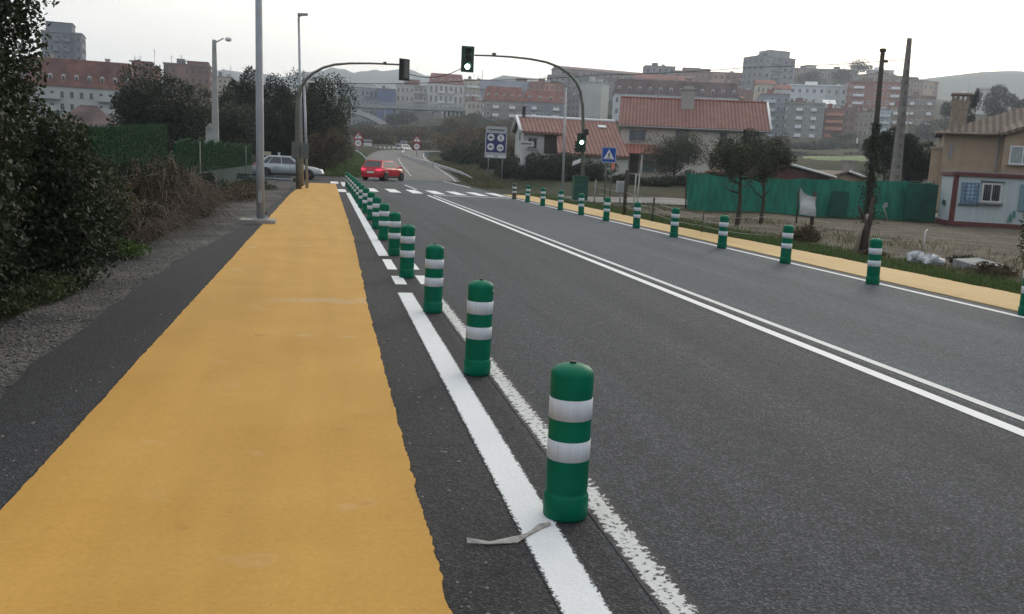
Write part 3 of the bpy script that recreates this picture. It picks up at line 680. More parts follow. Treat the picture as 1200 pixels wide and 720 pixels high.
        if side and nf:
            sd = 0 if p0.x > 0 else 1; nc = max(2, int(depth/4)); sw = winmesh(depth/nc*.4, fh*win[1], fr, GLASSC)
            for f in range(nf):
                z = H-top-(f+1)*fh+fh*(1-win[1])*.5
                for k in range(nc):
                    if n >= 98: break
                    link('window', sw, o, (-.002 if sd == 0 else W+.002, (k+.5)*depth/nc, z), -math.pi/2 if sd == 0 else math.pi/2); n += 1
    return o
def antenna(x, yt, yb, Y, label):
    p = at(x, yb, Y); q = at(x, yt, Y); o = thing('roof_antenna', label, 'antenna', p); mb = MB(); h = q.z-p.z
    mb.tube([(0, 0, 0), (0, 0, h)], .12, 6); mb.build('mast', GREYP, o); m2 = MB()
    for i in range(4): m2.box((0, 0, h*(.6+.12*i)), (1.6-.25*i, .1, .1))
    m2.build('crossbar', GREYP, o)

grey = (.30, .31, .32); bluegrey = (.27, .31, .35); pale = (.46, .46, .45); brick = (.30, .115, .08); tan = (.33, .28, .22); creamc = (.44, .40, .33)
# left of the road
block('tall grey apartment tower with set-back roof slab, far left behind the tree', 50, 97, 36, 95, 330, 5, 6, (.25, .27, .30), depth=14, pent=(.1, .75, 3, (.22, .24, .27)))
block('long pale block under a dark red mansard roof with a row of white dormers', 22, 158, 98, 158, 205, 4, 12, (.40, .41, .40), 'mansard', mat('roof_tile_weathered', (.11, .045, .04), .9, .3, .5, c2=(.15, .065, .05)), depth=13, roofh=5.8, dormers=9, win=(.4, .55), chim=2, group=None)
block('low dark house with hipped roof just above the hedge, far left', 66, 134, 146, 160, 118, 1, 3, (.30, .25, .20), 'hip', TILE_DARK, depth=8, roofh=2.6, name='house', cat='house')
block('red brick block with flat roof showing above the dark trees on the left', 146, 186, 76, 110, 300, 3, 6, brick, depth=12, pent=(.2, .8, 1.2, brick))
block('brown brick block with roof slab beside the old lamp column', 192, 246, 74, 110, 310, 3, 7, (.22, .13, .10), depth=12, pent=(.5, .95, 1.0, brick))
block('small cream block glimpsed between trees right of the old lamp column', 250, 272, 90, 112, 330, 3, 4, creamc, depth=10)
# behind the bridge
block('wide light grey block behind the bridge arch, leftmost beyond the trees', 402, 441, 101, 172, 470, 6, 8, (.33, .35, .37), 'gable', ROOFG, depth=14, roofh=2.5, dy=4)
block('building wrapped in blue scaffold netting behind the bridge', 441, 462, 104, 166, 462, 0, 1, (.11, .16, .30), 'flat', ROOFB, depth=13)
block('pale block with balconies and small red penthouse behind the bridge', 463, 499, 99, 160, 466, 6, 7, (.44, .43, .41), 'flat', ROOFB, depth=14, balc=[(.55, .95)], pent=(.4, .75, 2.6, brick))
block('white block with tall dark windows and red brown mansard roof behind the bridge', 501, 541, 97, 156, 456, 5, 7, (.48, .47, .45), 'mansard', TILE_CITY, depth=15, roofh=5, win=(.5, .68), dormers=4)
block('cream block with stacked balconies directly left of the roof antenna', 542, 561, 93, 156, 470, 6, 4, creamc, 'flat', ROOFB, depth=12, balc=[(.1, .9)])
antenna(564.5, 82, 110, 440, 'tall thin roof antenna above the blocks left of the grey slate roof')
# centre
block('long grey slate roofed building on the crest behind the red mansard', 563, 640, 104, 128, 400, 1, 10, (.27, .28, .31), 'gable', mat('slate_blue', (.13, .145, .18), .8, .2, .3), depth=14, roofh=4.6)
block('brick apartment band behind the red mansard roof, in the middle', 586, 656, 95, 120, 418, 3, 10, (.32, .13, .105), 'flat', ROOFB, depth=12)
block('tan stone block under a red mansard roof above the blue sign', 566, 612, 117, 156, 330, 4, 5, (.31, .28, .25), 'mansard', TILE_CITY, depth=13, roofh=5.2, dormers=5, win=(.36, .5))
block('blue grey block with bright white window frames right of the tan block', 612.5, 662, 119, 156, 327, 4, 8, (.25, .28, .31), 'mansard', TILE_CITY, depth=13, roofh=4.4, dormers=4, win=(.5, .5))
block('dark narrow block between blue grey block and blank wall tower', 663, 677, 112, 155, 345, 5, 3, (.22, .21, .22), 'flat', ROOFG, depth=10)
block('tall pale windowless party wall tower beside the signal mast', 677, 702, 96, 158, 305, 0, 1, (.42, .44, .42), 'flat', cwall((.38, .40, .38)), depth=10, dy=-4)
block('grey apartment block with small dark windows behind the blank tower', 640, 722, 88, 140, 405, 6, 12, (.30, .29, .28), 'flat', ROOFB, depth=14)
block('brown roofed terrace along the ridge above the signal mast', 655, 758, 80, 105, 485, 3, 13, (.29, .24, .22), 'gable', ROOFB, depth=13, roofh=2, dy=6)
block('long white block under dark slate mansard with many dormers and chimneys', 716, 862, 109, 162, 276, 4, 17, (.50, .52, .54), 'mansard', TILE_DARK, depth=14, roofh=4.6, dormers=12, win=(.42, .52), chim=7)
block('bare grey block with stepped top on the ridge above the dark mansard', 754, 789, 77, 112, 440, 4, 5, (.28, .28, .30), 'flat', ROOFG, depth=12)
block('long brown brick block on the ridge left of the grey tower', 789, 884, 83, 120, 455, 4, 13, (.33, .20, .165), 'flat', ROOFB, depth=13, chim=0, pent=(.1, .3, 1.6, (.3, .22, .2)))
block('red brick block behind the tiled house, under the ridge', 826, 884, 104, 158, 395, 5, 8, (.31, .15, .11), 'flat', ROOFB, depth=12)
# right
block('tall grey concrete tower with pale upper storey and roof house, on the hill', 884, 927, 65, 125, 420, 7, 6, (.26, .27, .29), 'flat', ROOFG, depth=13, dy=3, pent=(.35, .9, 3.2, (.33, .34, .35)), balc=[(.35, .62)])
block('brown flat roofed block right of the grey tower on the hilltop', 926, 965, 80, 118, 478, 3, 6, (.25, .215, .18), 'flat', ROOFG, depth=12, pent=(.4, .7, 1.8, (.4, .39, .37)))
block('beige flat roofed block on the hilltop beside the dark hill trees', 965, 1003, 81, 118, 485, 3, 6, (.31, .285, .235), 'flat', ROOFB, depth=12)
block('long white flat roofed block below the hilltop row', 922, 999, 99, 135, 400, 3, 9, (.50, .54, .56), 'flat', WHITEP, depth=13, win=(.42, .42))
block('blue grey block with balconies directly right of the tiled house', 888, 920, 110, 172, 313, 6, 4, (.29, .33, .36), 'flat', TILE_CITY, depth=12, balc=[(.05, .5)])
block('greenish grey five storey block with rows of small windows', 919, 962, 120, 172, 302, 5, 7, (.29, .315, .29), 'flat', ROOFB, depth=12, win=(.4, .4))
block('narrow white gabled house wedged between grey block and brick flats', 962, 974, 122, 168, 318, 4, 2, (.52, .53, .53), 'gable', WHITEP, depth=8, roofh=2, name='town_house', cat='house')
block('brick flats with white balconies beside the greenish grey block', 963, 985, 127, 170, 301, 5, 3, (.30, .13, .095), 'flat', TILE_CITY, depth=12, balc=[(.05, .95)])
block('narrow brick flats with paired windows right of the white balconies', 985.5, 998, 126, 170, 303, 5, 2, (.27, .17, .145), 'flat', TILE_CITY, depth=12)
block('beige block with plain facade left of the dark utility pole', 998.5, 1020, 130, 170, 306, 4, 4, (.36, .32, .28), 'flat', TILE_CITY, depth=12)
block('narrow light blue block behind the dark utility pole', 1021, 1040, 128, 172, 312, 5, 3, (.36, .43, .48), 'flat', ROOFG, depth=12, balc=[(.3, .9)])
block('big red brick block on the slope behind the utility poles', 990, 1056, 95, 142, 385, 5, 9, (.32, .13, .095), 'flat', ROOFB, depth=13, win=(.36, .44))
block('tan flat roofed block on the skyline behind the poles', 1020, 1066, 86, 125, 455, 3, 7, (.33, .26, .19), 'flat', ROOFB, depth=12, dy=5)
block('lower ochre block stepping down the skyline behind the tan house', 1066, 1096, 93, 130, 450, 3, 5, (.31, .23, .165), 'flat', ROOFB, depth=12, dy=5)
block('white stepped terrace on the hill just left of the dark pole', 1016, 1046, 82, 100, 500, 2, 6, (.5, .5, .49), 'flat', WHITEP, depth=10)
block('brown block with rows of white windows between the poles and chimney', 1057, 1092, 112, 160, 340, 4, 6, (.25, .185, .15), 'flat', ROOFB, depth=12, win=(.5, .45))
block('small white house with flat roof on the slope beside the brick chimney', 1124, 1138, 112, 128, 330, 2, 3, (.6, .6, .6), 'flat', WHITEP, depth=8, name='house', cat='house')
block('white house half hidden by dark trees on the right hillside', 1146, 1166, 105, 124, 380, 2, 3, (.5, .5, .48), 'gable', ROOFG, depth=8, roofh=1.5, name='house', cat='house')

block('low red roofed terrace tucked under the grey ridge block', 742, 800, 92, 125, 400, 3, 9, (.40, .33, .28), 'gable', TILE_CITY, depth=11, roofh=2.6)
block('pinkish block with dark balconies between brick band and grey ridge block', 800, 832, 98, 140, 375, 4, 6, (.36, .25, .21), 'flat', TILE_CITY, depth=11, balc=[(.05, .4)])
block('small cream town house block below the grey concrete tower', 884, 905, 98, 135, 350, 3, 4, (.46, .41, .34), 'gable', TILE_CITY, depth=9, roofh=2)
block('white gabled block in front of the grey tower foot', 905, 923, 104, 140, 345, 3, 4, (.52, .51, .49), 'gable', TILE_CITY, depth=9, roofh=2.2)
block('terracotta block beside the grey slate roof, above the red mansards', 620, 660, 96, 125, 395, 3, 7, (.36, .17, .12), 'flat', TILE_CITY, depth=11)
block('pale cream block low between the bridge and the tan stone block', 546, 566, 118, 160, 352, 4, 4, (.46, .43, .37), 'flat', TILE_CITY, depth=10)
block('ochre flats low behind the pale utility pole', 1040, 1062, 124, 168, 318, 4, 4, (.36, .27, .18), 'flat', TILE_CITY, depth=10, balc=[(.1, .9)])
# bridge
def bridge():
    Y = 380; a = at(404, 121.5, Y); b = at(572, 128, Y); W = (b-a).length; o = thing('arch_bridge', 'long pale concrete arch bridge in front of the far blocks', 'bridge', a, math.atan2(b.y-a.y, b.x-a.x))
    s = (b.z-a.z)/W
    mb = MB(); mb.add([(0, 0, 0), (W, 0, s*W), (W, 0, s*W-1.3), (0, 0, -1.3), (0, 9, 0), (W, 9, s*W), (W, 9, s*W-1.3), (0, 9, -1.3)], [(0, 1, 2, 3), (4, 7, 6, 5), (0, 4, 5, 1), (3, 2, 6, 7), (1, 5, 6, 2), (0, 3, 7, 4)]); mb.build('deck', cwall((.33, .35, .36)), o)
    mb = MB()
    for y in (.1, 8.9):
        mb.tube([(0, y, 1.15), (W, y, s*W+1.15)], .12, 6); mb.tube([(0, y, .6), (W, y, s*W+.6)], .07, 6)
        for i in range(40): mb.box((W*i/39, y, s*W*i/39+.55), (.14, .14, 1.1))
    mb.build('parapet', GREYP, o)
    def arch(x0, x1, rise, base):
        mb = MB(); n = 18
        up_ = [(x0+(x1-x0)*i/n, base+rise*(1-(2*i/n-1)**2)) for i in range(n+1)]; lo = [(x, z-1.5-1.2*abs(2*i/n-1)) for i, (x, z) in enumerate(up_)]
        for i in range(n):
            mb.prism([up_[i], up_[i+1], lo[i+1], lo[i]], .5, 8.5)
        mb.build('arch', cwall((.40, .41, .41)), o)
        for i in range(2, n-1, 2):
            x, z = up_[i]; t = s*x-1.3
            if t-z > .5: m2 = MB(); m2.box((x, 4.5, (t+z)/2), (.5, 7, t-z+.2)); m2.build('column', cwall((.33, .35, .36)), o)
    arch(-18, 20.5, 7.0, -9.0); arch(40, 56, 4.5, -8)
    for x in (22, 38, 58): m2 = MB(); m2.box((x, 4.5, -8), (3, 8, 14)); m2.build('pier', cwall((.30, .30, .30)), o)
    m2 = MB(); m2.box((30, 2, -7), (13, 1, 11)); m2.build('abutment', cwall((.27, .27, .265)), o)
bridge()

# ---------------------------------------------------------------- houses near the road
def flat_window(o, x, z, w_, h_, fr, gl=GLASS, ry=0, y=-.02, arch=False, shut=None, grid=1):
    f = MB(); t = .07
    f.box((-w_/2+t/2, 0, h_/2), (t, .10, h_)); f.box((w_/2-t/2, 0, h_/2), (t, .10, h_)); f.box((0, 0, t/2), (w_-2*t, .10, t)); f.box((0, 0, h_-t/2), (w_-2*t, .10, t))
    for i in range(grid): f.box((-w_/2+w_*(i+1)/(grid+1), 0, h_/2), (t*.8, .09, h_-2*t))
    fo = f.build('window', fr, o, (x, y, z), ry)
    g = MB(); g.box((0, .0, h_/2), (w_-2*t, .04, h_-2*t)); g.build('pane', gl, fo)
    s = MB(); s.box((0, -.06, -.04), (w_+.2, .2, .07)); s.build('sill', CONC, fo)
    return fo
def main_house():
    Y = 95; p0 = at(724.5, 206, Y); p1 = at(892, 212, Y-5.0); d = p1-p0; W = math.hypot(d.x, d.y); rz = math.atan2(d.y, d.x)
    o = thing('two_storey_house', 'cream two storey house with wide red tiled roof behind the green net fence', 'house', p0, rz)
    H = at(724.5, 145, Y).z-p0.z; rh = at(726, 116, Y+4).z-p0.z-H; D = 8.5
    mb = MB(); mb.prism([(0, -3), (D, -3), (D, H), (D/2, H+rh-.25), (0, H)], 0, W, axis='x'); mb.build('wall', CREAM, o)
    e = .55; r = MB()
    for sg in (0, 1):
        y0 = -e if sg == 0 else D+e; zz = H-.28
        r.add([(-.35, y0, zz), (W+.45, y0, zz), (W+.45, D/2, H+rh), (-.35, D/2, H+rh), (-.35, y0, zz+.2), (W+.45, y0, zz+.2), (W+.45, D/2, H+rh+.2), (-.35, D/2, H+rh+.2)], [(0, 1, 2, 3), (4, 7, 6, 5), (0, 4, 5, 1), (1, 5, 6, 2), (3, 7, 4, 0)])
    ro = r.build('roof', TILE_RED, o)
    v = MB(); v.tube([(W+.5, -e, H-.05), (W+.5, D/2, H+rh+.22)], .13, 6); v.tube([(W+.5, D+e, H-.05), (W+.5, D/2, H+rh+.22)], .13, 6); v.build('verge', WHITEP, ro)
    v = MB(); v.tube([(-.35, -e-.06, H-.25), (W+.45, -e-.06, H-.25)], .09, 6); v.build('gutter', GREYP, ro)
    v = MB(); v.tube([(-.35, D/2, H+rh+.2), (W+.45, D/2, H+rh+.2)], .13, 6); v.build('ridge', TILE_RED2, ro)
    sx = W/171.5
    c = MB(); c.box((0, 0, .5), (1.35, .9, 3.0)); c.box((0, 0, 2.05), (1.6, 1.15, .16)); c.box((0, 0, 2.25), (1.1, .7, .25)); c.build('chimney', mat('chimney_render', (.36, .35, .32), .9, .15, 3), ro, (79*sx, 3.0, H+rh*.72))
    up_ = lambda y: (206-y)*(Y/1051.6)*.97
    for (xa, xb, ya, yb, sh) in ((736, 753, 151, 164, 1), (789, 807, 151.5, 165.5, 0), (842, 852, 154, 169, 0), (870.5, 880, 155, 168, 0)):
        k = 206+0.034*(xa-724); fo = flat_window(o, ((xa+xb)/2-724.5)*sx, (k-yb)*Y/1051.6, (xb-xa)*sx*.86, (yb-ya)*Y/1051.6, GREYP if sh else WOODD, GLASS)
        if sh:
            for s in (-1, 1): m2 = MB(); m2.box((s*(xb-xa)*sx*.46, -.07, (yb-ya)*Y/1051.6/2), (.3, .06, (yb-ya)*Y/1051.6)); m2.build('shutter', mat('shutter_blue_grey', (.06, .09, .12), .6), fo)
    # porch with its own hipped roof
    pw = 54*sx; px = 0*sx; zt = up_(166); zb = up_(178)
    m2 = MB(); m2.add([(px-1.2, -2.6, zb), (px+pw+.3, -2.6, zb), (px+pw-1.2, 0.0, zt), (px+.6, 0, zt), (px-1.2, 0, zb), (px+pw+.3, 0, zb)], [(0, 1, 2, 3), (0, 3, 4), (1, 5, 2), (0, 4, 5, 1)]); m2.build('porch_roof', TILE_RED2, o)
    for x in (.1, pw*.5, pw): m2 = MB(); m2.tube([(x, -2.3, -1), (x, -2.3, zb)], .11, 8); m2.build('porch_column', CREAM, o)
    m2 = MB(); m2.box((18*sx, -.04, up_(200)+.85), (.95, .1, 2.0)); dr = m2.build('door', WOODD, o); m3 = MB(); m3.box((18*sx+.35, -.12, up_(200)+.8), (.06, .08, .12)); m3.build('handle', STEEL, dr)
    flat_window(o, 36*sx, up_(199), 1.2, 1.1, mat('shutter_blue_grey', (.06, .09, .12), .6), mat('glass_teal', (.10, .17, .17), .2))
main_house()
def annex():
    Y = 82; p0 = at(612, 196, Y); p1 = at(726, 201, Y-.8); d = p1-p0; W = math.hypot(d.x, d.y); rz = math.atan2(d.y, d.x); o = thing('cottage', 'low whitewashed cottage with red pantile roof left of the two storey house', 'house', p0, rz)
    k = Y/1051.6; H = (196-154)*k; rh = (154-138)*k; D = 6.5
    wl = W*.38
    mb = MB(); mb.prism([(0, -3), (D, -3), (D, H), (D/2, H+rh-.2), (0, H)], 0, wl, axis='x'); mb.prism([(D*.45, -3), (D, -3), (D, H), (D/2, H+rh-.2), (D*.45, H+rh-.6)], wl, W, axis='x'); mb.build('wall', WHITEW, o)
    r = MB(); e = .5
    r.add([(-.3, -e, H-.2), (wl, -e, H-.2), (wl, D/2, H+rh), (-.3, D/2, H+rh), (-.3, -e, H), (wl, -e, H), (wl, D/2, H+rh+.2), (-.3, D/2, H+rh+.2)], [(0, 1, 2, 3), (4, 7, 6, 5), (0, 4, 5, 1), (1, 5, 6, 2), (3, 7, 4, 0)])
    r.add([(-.3, D+e, H), (W, D+e, H), (W, D/2, H+rh+.2), (-.3, D/2, H+rh+.2)], [(0, 1, 2, 3)])
    # long catslide on the right half
    yl = -3.6; zl = (200-184)*k
    r.add([(wl-.9, yl, zl), (W, yl, zl), (W, D/2, H+rh), (wl, D/2, H+rh), (wl-.9, yl, zl+.2), (W, yl, zl+.2), (W, D/2, H+rh+.22), (wl, D/2, H+rh+.22)], [(0, 1, 2, 3), (4, 7, 6, 5), (0, 4, 5, 1), (1, 5, 6, 2), (3, 7, 4, 0)])
    ro = r.build('roof', TILE_RED, o)
    v = MB(); v.tube([(-.35, -e, H-.05), (-.35, D/2, H+rh+.22)], .16, 6); v.tube([(-.35, D+e, H-.05), (-.35, D/2, H+rh+.22)], .12, 6); v.build('verge', WHITEP, ro)
    v = MB(); v.tube([(-.3, D/2, H+rh+.24), (W, D/2, H+rh+.24)], .16, 6); v.build('ridge', WHITEP, ro)
    v = MB(); v.prism([(wl+.1, -3), (W-.05, -3), (W-.05, zl+.05), (wl+.1, zl+.05)], yl+.35, -.05); v.build('lean_to', WHITEW, o); v = MB(); v.prism([(yl+.4, zl-.1), (D/2, H+rh-.15), (D/2, zl-.1)], W-.22, W-.06, 0, 'x'); v.prism([(yl+.4, zl-.1), (D/2, H+rh-.15), (D/2, zl-.1)], wl+.1, wl+.25, 0, 'x'); v.build('gable_end', WHITEW, o)
    t = .22; zs = zl+.22+(H+rh-zl)*.79; ys = yl+(D/2-yl)*.79
    m2 = MB(); m2.box((0, 0, .05), (.75, .45, .12), rz=0); m2.build('skylight', WHITEP, ro, (W*.83, ys-.05, zs+.02)).rotation_euler = (math.atan((H+rh-zl)/(D/2-yl)), 0, 0)
    m2 = MB(); m2.box((0, 0, .5), (.3, .3, 1.3)); m2.build('chimney', BLACK, ro, (.3, D/2, H+rh))
    m2 = MB(); m2.prism([(wl*.0+.1, -2), (wl*.5, -2), (wl*.5, H-.1), (.1, H-.1)], -.02, .1); m2.build('front_panel', WHITEW, o)
    flat_window(o, wl*.24, H-1.55, .85, 1.0, GREYP, GLASS, y=-.06)
    m2 = MB(); m2.box((wl*.76, -.03, H-1.1), (wl*.42, .06, 1.7)); m2.build('porch_shade_panel', WOODD, o)  # flat dark board, the recessed porch's shade put into its colour
    flat_window(o, -.02, H-.9, .6, 1.1, GREYP, GLASS, ry=-math.pi/2, y=2.6)
annex()
def tan_house():
    Y = 50; p0 = at(1098, 232, Y); p1 = at(1290, 243, Y-5); d = p1-p0; W = math.hypot(d.x, d.y); rz = math.atan2(d.y, d.x); k = Y/1051.6*1.04
    o = thing('villa', 'ochre house with brown tiled roof and tall brick chimney behind the site cabin', 'house', p0, rz)
    H = (232-150)*k; D = 8; s = W/193.
    mb = MB(); mb.prism([(0, -3), (W, -3), (W, H), (0, H)], 0, D)
    wx = 72*s; mb.prism([(wx, -3), (W, -3), (W, H+.9), (wx+2.2, H+.9), (wx, H-.1)], -.7, 0.3); mb.build('wall', TANW, o)
    r = MB(); e = .45; zr = H+2.7; dx = 150*s
    r.add([(-.4, -e, H-.15), (wx, -e, H-.15), (wx, -e, H), (-.4, -e, H), (dx, D/2, zr), (W+.4, D/2, zr), (-.4, D+e, H), (W+.4, D+e, H), (W+.4, -e, H+1.6), (wx+2.6, -e, H+.95)], [(0, 1, 2, 3), (3, 2, 9, 8, 5, 4), (3, 4, 6), (4, 5, 7, 6)])
    r.add([(wx-.3, -1.1, H-.2), (W+.4, -1.1, H+2.0), (W+.4, 1.6, H+2.6), (wx-.3, 1.6, H+.4), (wx-.3, -1.1, H-.02), (W+.4, -1.1, H+2.2), (W+.4, 1.6, H+2.8), (wx-.3, 1.6, H+.6)], [(0, 1, 2, 3), (4, 7, 6, 5), (0, 4, 5, 1), (0, 3, 7, 4), (3, 2, 6, 7)])
    ro = r.build('roof', TILE_BROWN, o)
    g = MB(); g.tube([(-.45, -e-.08, H-.1), (wx-.3, -e-.08, H-.1)], .08, 8); g.build('gutter', mat('gutter_copper', (.20, .15, .11), .5), ro)
    BR = mat('chimney_brick', (.27, .215, .165), .9, .2, 6, bump=.3, bscale=12)
    c = MB(); cx = 15*s; h0 = H-.2; h1 = (232-100)*k
    c.prism([(cx-.46, h0), (cx+.46, h0), (cx+.42, h1-.95), (cx+.50, h1-.85), (cx+.5, h1-.55), (cx-.5, h1-.55), (cx-.50, h1-.85), (cx-.42, h1-.95)], .3, 1.2)
    for i in range(4): c.box((cx-.42+.28*i, .75, h1-.38), (.12, .8, .34))
    c.box((cx, .75, h1-.15), (1.1, 1.0, .12))
    c.build('chimney', BR, ro)
    b = MB(); b.box((-.30, .8, .9), (.6, 1.0, 4.2)); b.box((-.3, .8, 3.08), (.75, 1.15, .15)); b.build('chimney_breast', TANW, o)
    dp = MB(); dp.tube([(wx-.25, -.06, H-.25), (wx-.25, -.06, 0)], .05, 6); dp.build('downpipe', GREYP, o)
    flat_window(o, (1192-1097)*s, (233-188)*k, 31*s, 22*k, WHITEP, mat('curtained_glass', (.28, .33, .34), .2, .2, 3), y=-.74, grid=1)
    dk = MB(); dk.box((10*s, -.03, H-1.2), (.18, .05, .8)); dk.build('vent', GREYP, o)
tan_house()
def cabin():
    Y = 38.2; z0 = -.33; p0 = at(1119, 264, 36.6); p0 = Vector((p0.x, p0.y, 0)); pz = at(1119, 264, p0.y).z; p0 = at(1112, 263.5, p0.y)
    p1 = at(1250, 270, p0.y-2.0); pL = at(1098, 258.5, p0.y+2.6)
    o = thing('site_cabin', 'pale blue metal site cabin with red brown frame and barred window', 'cabin', (p0.x, p0.y, pz), math.atan2(p1.y-p0.y, p1.x-p0.x))
    W = 6.0; D = 2.45; H = at(1119, 202, p0.y).z-pz; RF = mat('cabin_frame', (.13, .035, .035), .6, .2, 5); CB_ = mat('cabin_panel', (.46, .53, .55), .6, .10, 2, bump=.25, stretch=(9, 9, .3))
    mb = MB(); mb.box((W/2, D/2, H/2), (W-.06, D-.06, H-.1)); mb.build('body', CB_, o)
    f = MB(); t = .22
    for x in (t/2-.02, W-t/2+.02):
        for y in (t/2-.03, D-t/2+.03): f.box((x, y, H/2), (t if y < 1 else .1, t if y > 1 else .12, H-.01))
    for y in (-.02, D+.02):
        f.box((W/2, y, H-.07), (W+.04, .1, .16)); f.box((W/2, y, .09), (W+.04, .1, .2))
    for x in (-.02, W+.02): f.box((x, D/2, H-.07), (.1, D-.1, .16)); f.box((x, D/2, .09), (.1, D-.1, .2))
    f.build('frame', RF, o)
    r = MB(); r.box((W/2, D/2, H+.02), (W-.1, D-.1, .08)); r.build('roof', GREYP, o)
    DKB = mat('cabin_trim', (.05, .085, .10), .5)
    wf = flat_window(o, 1.62, H-1.28, .82, .86, WHITEP, mat('cabin_glass', (.03, .03, .045), .15), y=0.0); b = MB()
    for i in range(9): b.tube([(-.36+.09*i, -.08, .02), (-.36+.09*i, -.08, .84)], .007, 5)
    b.build('bar', GREYP, wf); s = MB(); s.box((0, -.08, -.09), (1.0, .14, .05)); s.box((0, -.05, .93), (1.0, .08, .05)); s.build('trim', DKB, wf)
    # blue and white lattice grille left of the window
    g = MB(); BL = mat('grille_blue', (.10, .22, .38), .5)
    for i in range(5): g.box((-.34+.17*i, -.03, .45), (.05, .05, .95))
    for i in range(6): g.box((0, -.045, .05+.17*i), (.78, .04, .04))
    go = g.build('grille', BL, o, (.72, -.01, H-1.36)); g2 = MB(); g2.box((.04, -.01, .48), (.34, .03, .7)); g2.build('pane', mat('grille_white', (.55, .60, .66), .5), go)
    g3 = MB(); g3.box((-.02, -.02, -.08), (.86, .1, .05)); g3.build('trim', DKB, go)
    p = MB(); p.box((3.35, -.03, H-1.0), (1.1, .05, 1.2)); p.build('shutter', mat('cabin_blue_panel', (.16, .27, .33), .5), o)
    sg = MB(); sg.prism([(2.42, .3), (2.62, .3), (2.52, .72)], -.06, -.03); sg.prism([(2.60, .5), (2.74, .5), (2.70, .8), (2.62, .8)], -.06, -.03); sg.build('marking', mat('marking_green', (.05, .20, .18), .6), o)
    v = MB(); v.box((0, 0, 0), (.03, .35, .25)); v.build('vent', DKB, o, (-.05, 1.3, 1.0))
cabin()
def shed(x0, x1, yr, ye, yb, Y, label, wallm, roofm, ridge_shift=.4):
    p0 = at(x0, yb, Y); p1 = at(x1, yb, Y+1); W = (p1-p0).length; k = Y/1051.6; o = thing('farm_shed', label, 'shed', p0, math.atan2(p1.y-p0.y, p1.x-p0.x)); H = (yb-ye)*k; rh = (ye-yr)*k
    mb = MB(); mb.prism([(0, -2), (W, -2), (W, H), (W*ridge_shift, H+rh-.15), (0, H)], 0, 6); mb.build('wall', wallm, o)
    r = MB(); e = .3
    for a, b in (((-e, H-.1), (W*ridge_shift, H+rh)), ((W*ridge_shift, H+rh), (W+e, H-.1))): r.prism([a, b, (b[0], b[1]+.14), (a[0], a[1]+.14)], -e, 6.3)
    ro = r.build('roof', roofm, o); v = MB(); v.tube([(W*ridge_shift, -e-.03, H+rh+.1), (W+e, -e-.03, H)], .1, 6); v.build('verge', WHITEP, ro)
    return o, ro, W, H, rh
o_, ro_, W_, H_, rh_ = shed(884, 972, 191, 203, 216, 62, 'low shed with red brown roof and white verge just above the green net', mat('shed_wall_red', (.13, .055, .05), .9, .2, 2), TILE_RED, .42)
c_ = MB(); c_.box((0, 0, .4), (.95, .8, 2.2)); c_.box((0, 0, 1.55), (1.25, 1.05, .12)); c_.build('chimney', mat('rough_cast', (.27, .255, .22), .95, .25, 5), ro_, (W_*.38, .8, H_+.3))
o_, ro_, W_, H_, rh_ = shed(968, 1012, 200, 207, 216, 66, 'flat ochre shed roof with squat block chimney, right of the red brown shed', TANW, TILE_BROWN, .5)
c_ = MB(); c_.box((0, 0, .3), (.75, .7, 1.3)); c_.box((0, 0, 1.1), (1.1, 1.0, .1)); c_.build('chimney', CONC, ro_, (W_*.74, .8, H_+.3))

# ================================================================ BOLLARDS
def bollard_meshes(bodymat):
    prof = [(.0, 0), (.101, 0), (.107, .012), (.1075, .108), (.103, .120), (.0975, .127), (.0985, .137), (.101, .15), (.101, .17), (.101, .395), (.1005, .60), (.1015, .69), (.1, .705), (.094, .718), (.078, .732), (.048, .743), (.018, .748), (.0, .749)]
    mb = MB(); mb.lathe(prof, 32); return mb.mesh('bollard', bodymat)
BODY = bollard_meshes(GREEN)
STAIN = node_mat('green_plastic_muddy', lambda t, p: (t.links.new(_mixc(t, _noise(t, t.nodes.new('ShaderNodeTexCoord').outputs['Object'], 5, 4)[1].outputs[0], (.09, .04, .035), (.02, .07, .045)).outputs[2], p.inputs['Base Color'])))
BODY2 = bollard_meshes(STAIN)
def bandmesh(z0, z1): mb = MB(); mb.lathe([(.1, z0), (.1024, z0+.001), (.1024, z1-.001), (.1, z1)], 32); return mb.mesh('reflective_band', BAND)
B1 = bandmesh(.292, .388); B2 = bandmesh(.488, .588)
mb_ = MB(); mb_.lathe([(.0, .749), (.016, .7485), (.016, .755), (.010, .757), (0, .757)], 12); CAPM = mb_.mesh('screw_cap', BLACK)
mb_ = MB(); mb_.lathe([(.0, 0), (.012, 0), (.012, .004), (0, .004)], 10, axis='x'); DISC = mb_.mesh('maker_disc', mat('sticker_pale', (.35, .38, .36), .5))
def bollard(x, y, label, group, body=BODY, rz=0, tilt=(0, 0)):
    o = tag(link('bollard', body, None, (x, y, 0), rz), label, 'bollard', group); o.rotation_euler = (tilt[0], tilt[1], rz)
    for m in (B1, B2, CAPM): link(m.name, m, o)
    c = link('maker_disc', DISC, o, (.1005, 0, .672))
    return o
ordn = ['nearest', 'second', 'third', 'fourth', 'fifth', 'sixth', 'seventh', 'eighth', 'ninth', 'tenth', 'eleventh', 'twelfth', 'thirteenth', 'fourteenth', 'fifteenth', 'sixteenth', 'seventeenth', 'eighteenth']
for k in range(17):
    lab = ('green white-banded bollard nearest the camera, between the new line and worn line' if k == 0 else
           'farthest green bollard of the left row, at the zebra crossing' if k == 16 else
           'green white-banded bollard, %s from the near end of the left row' % ordn[k])
    bollard(1.16+rng.normal()*.012, 3.95+2.88*k, lab, 'bollards along the left edge of the road', rz=rng.uniform(-.6, 1.2), tilt=(rng.normal()*.008, rng.normal()*.008))
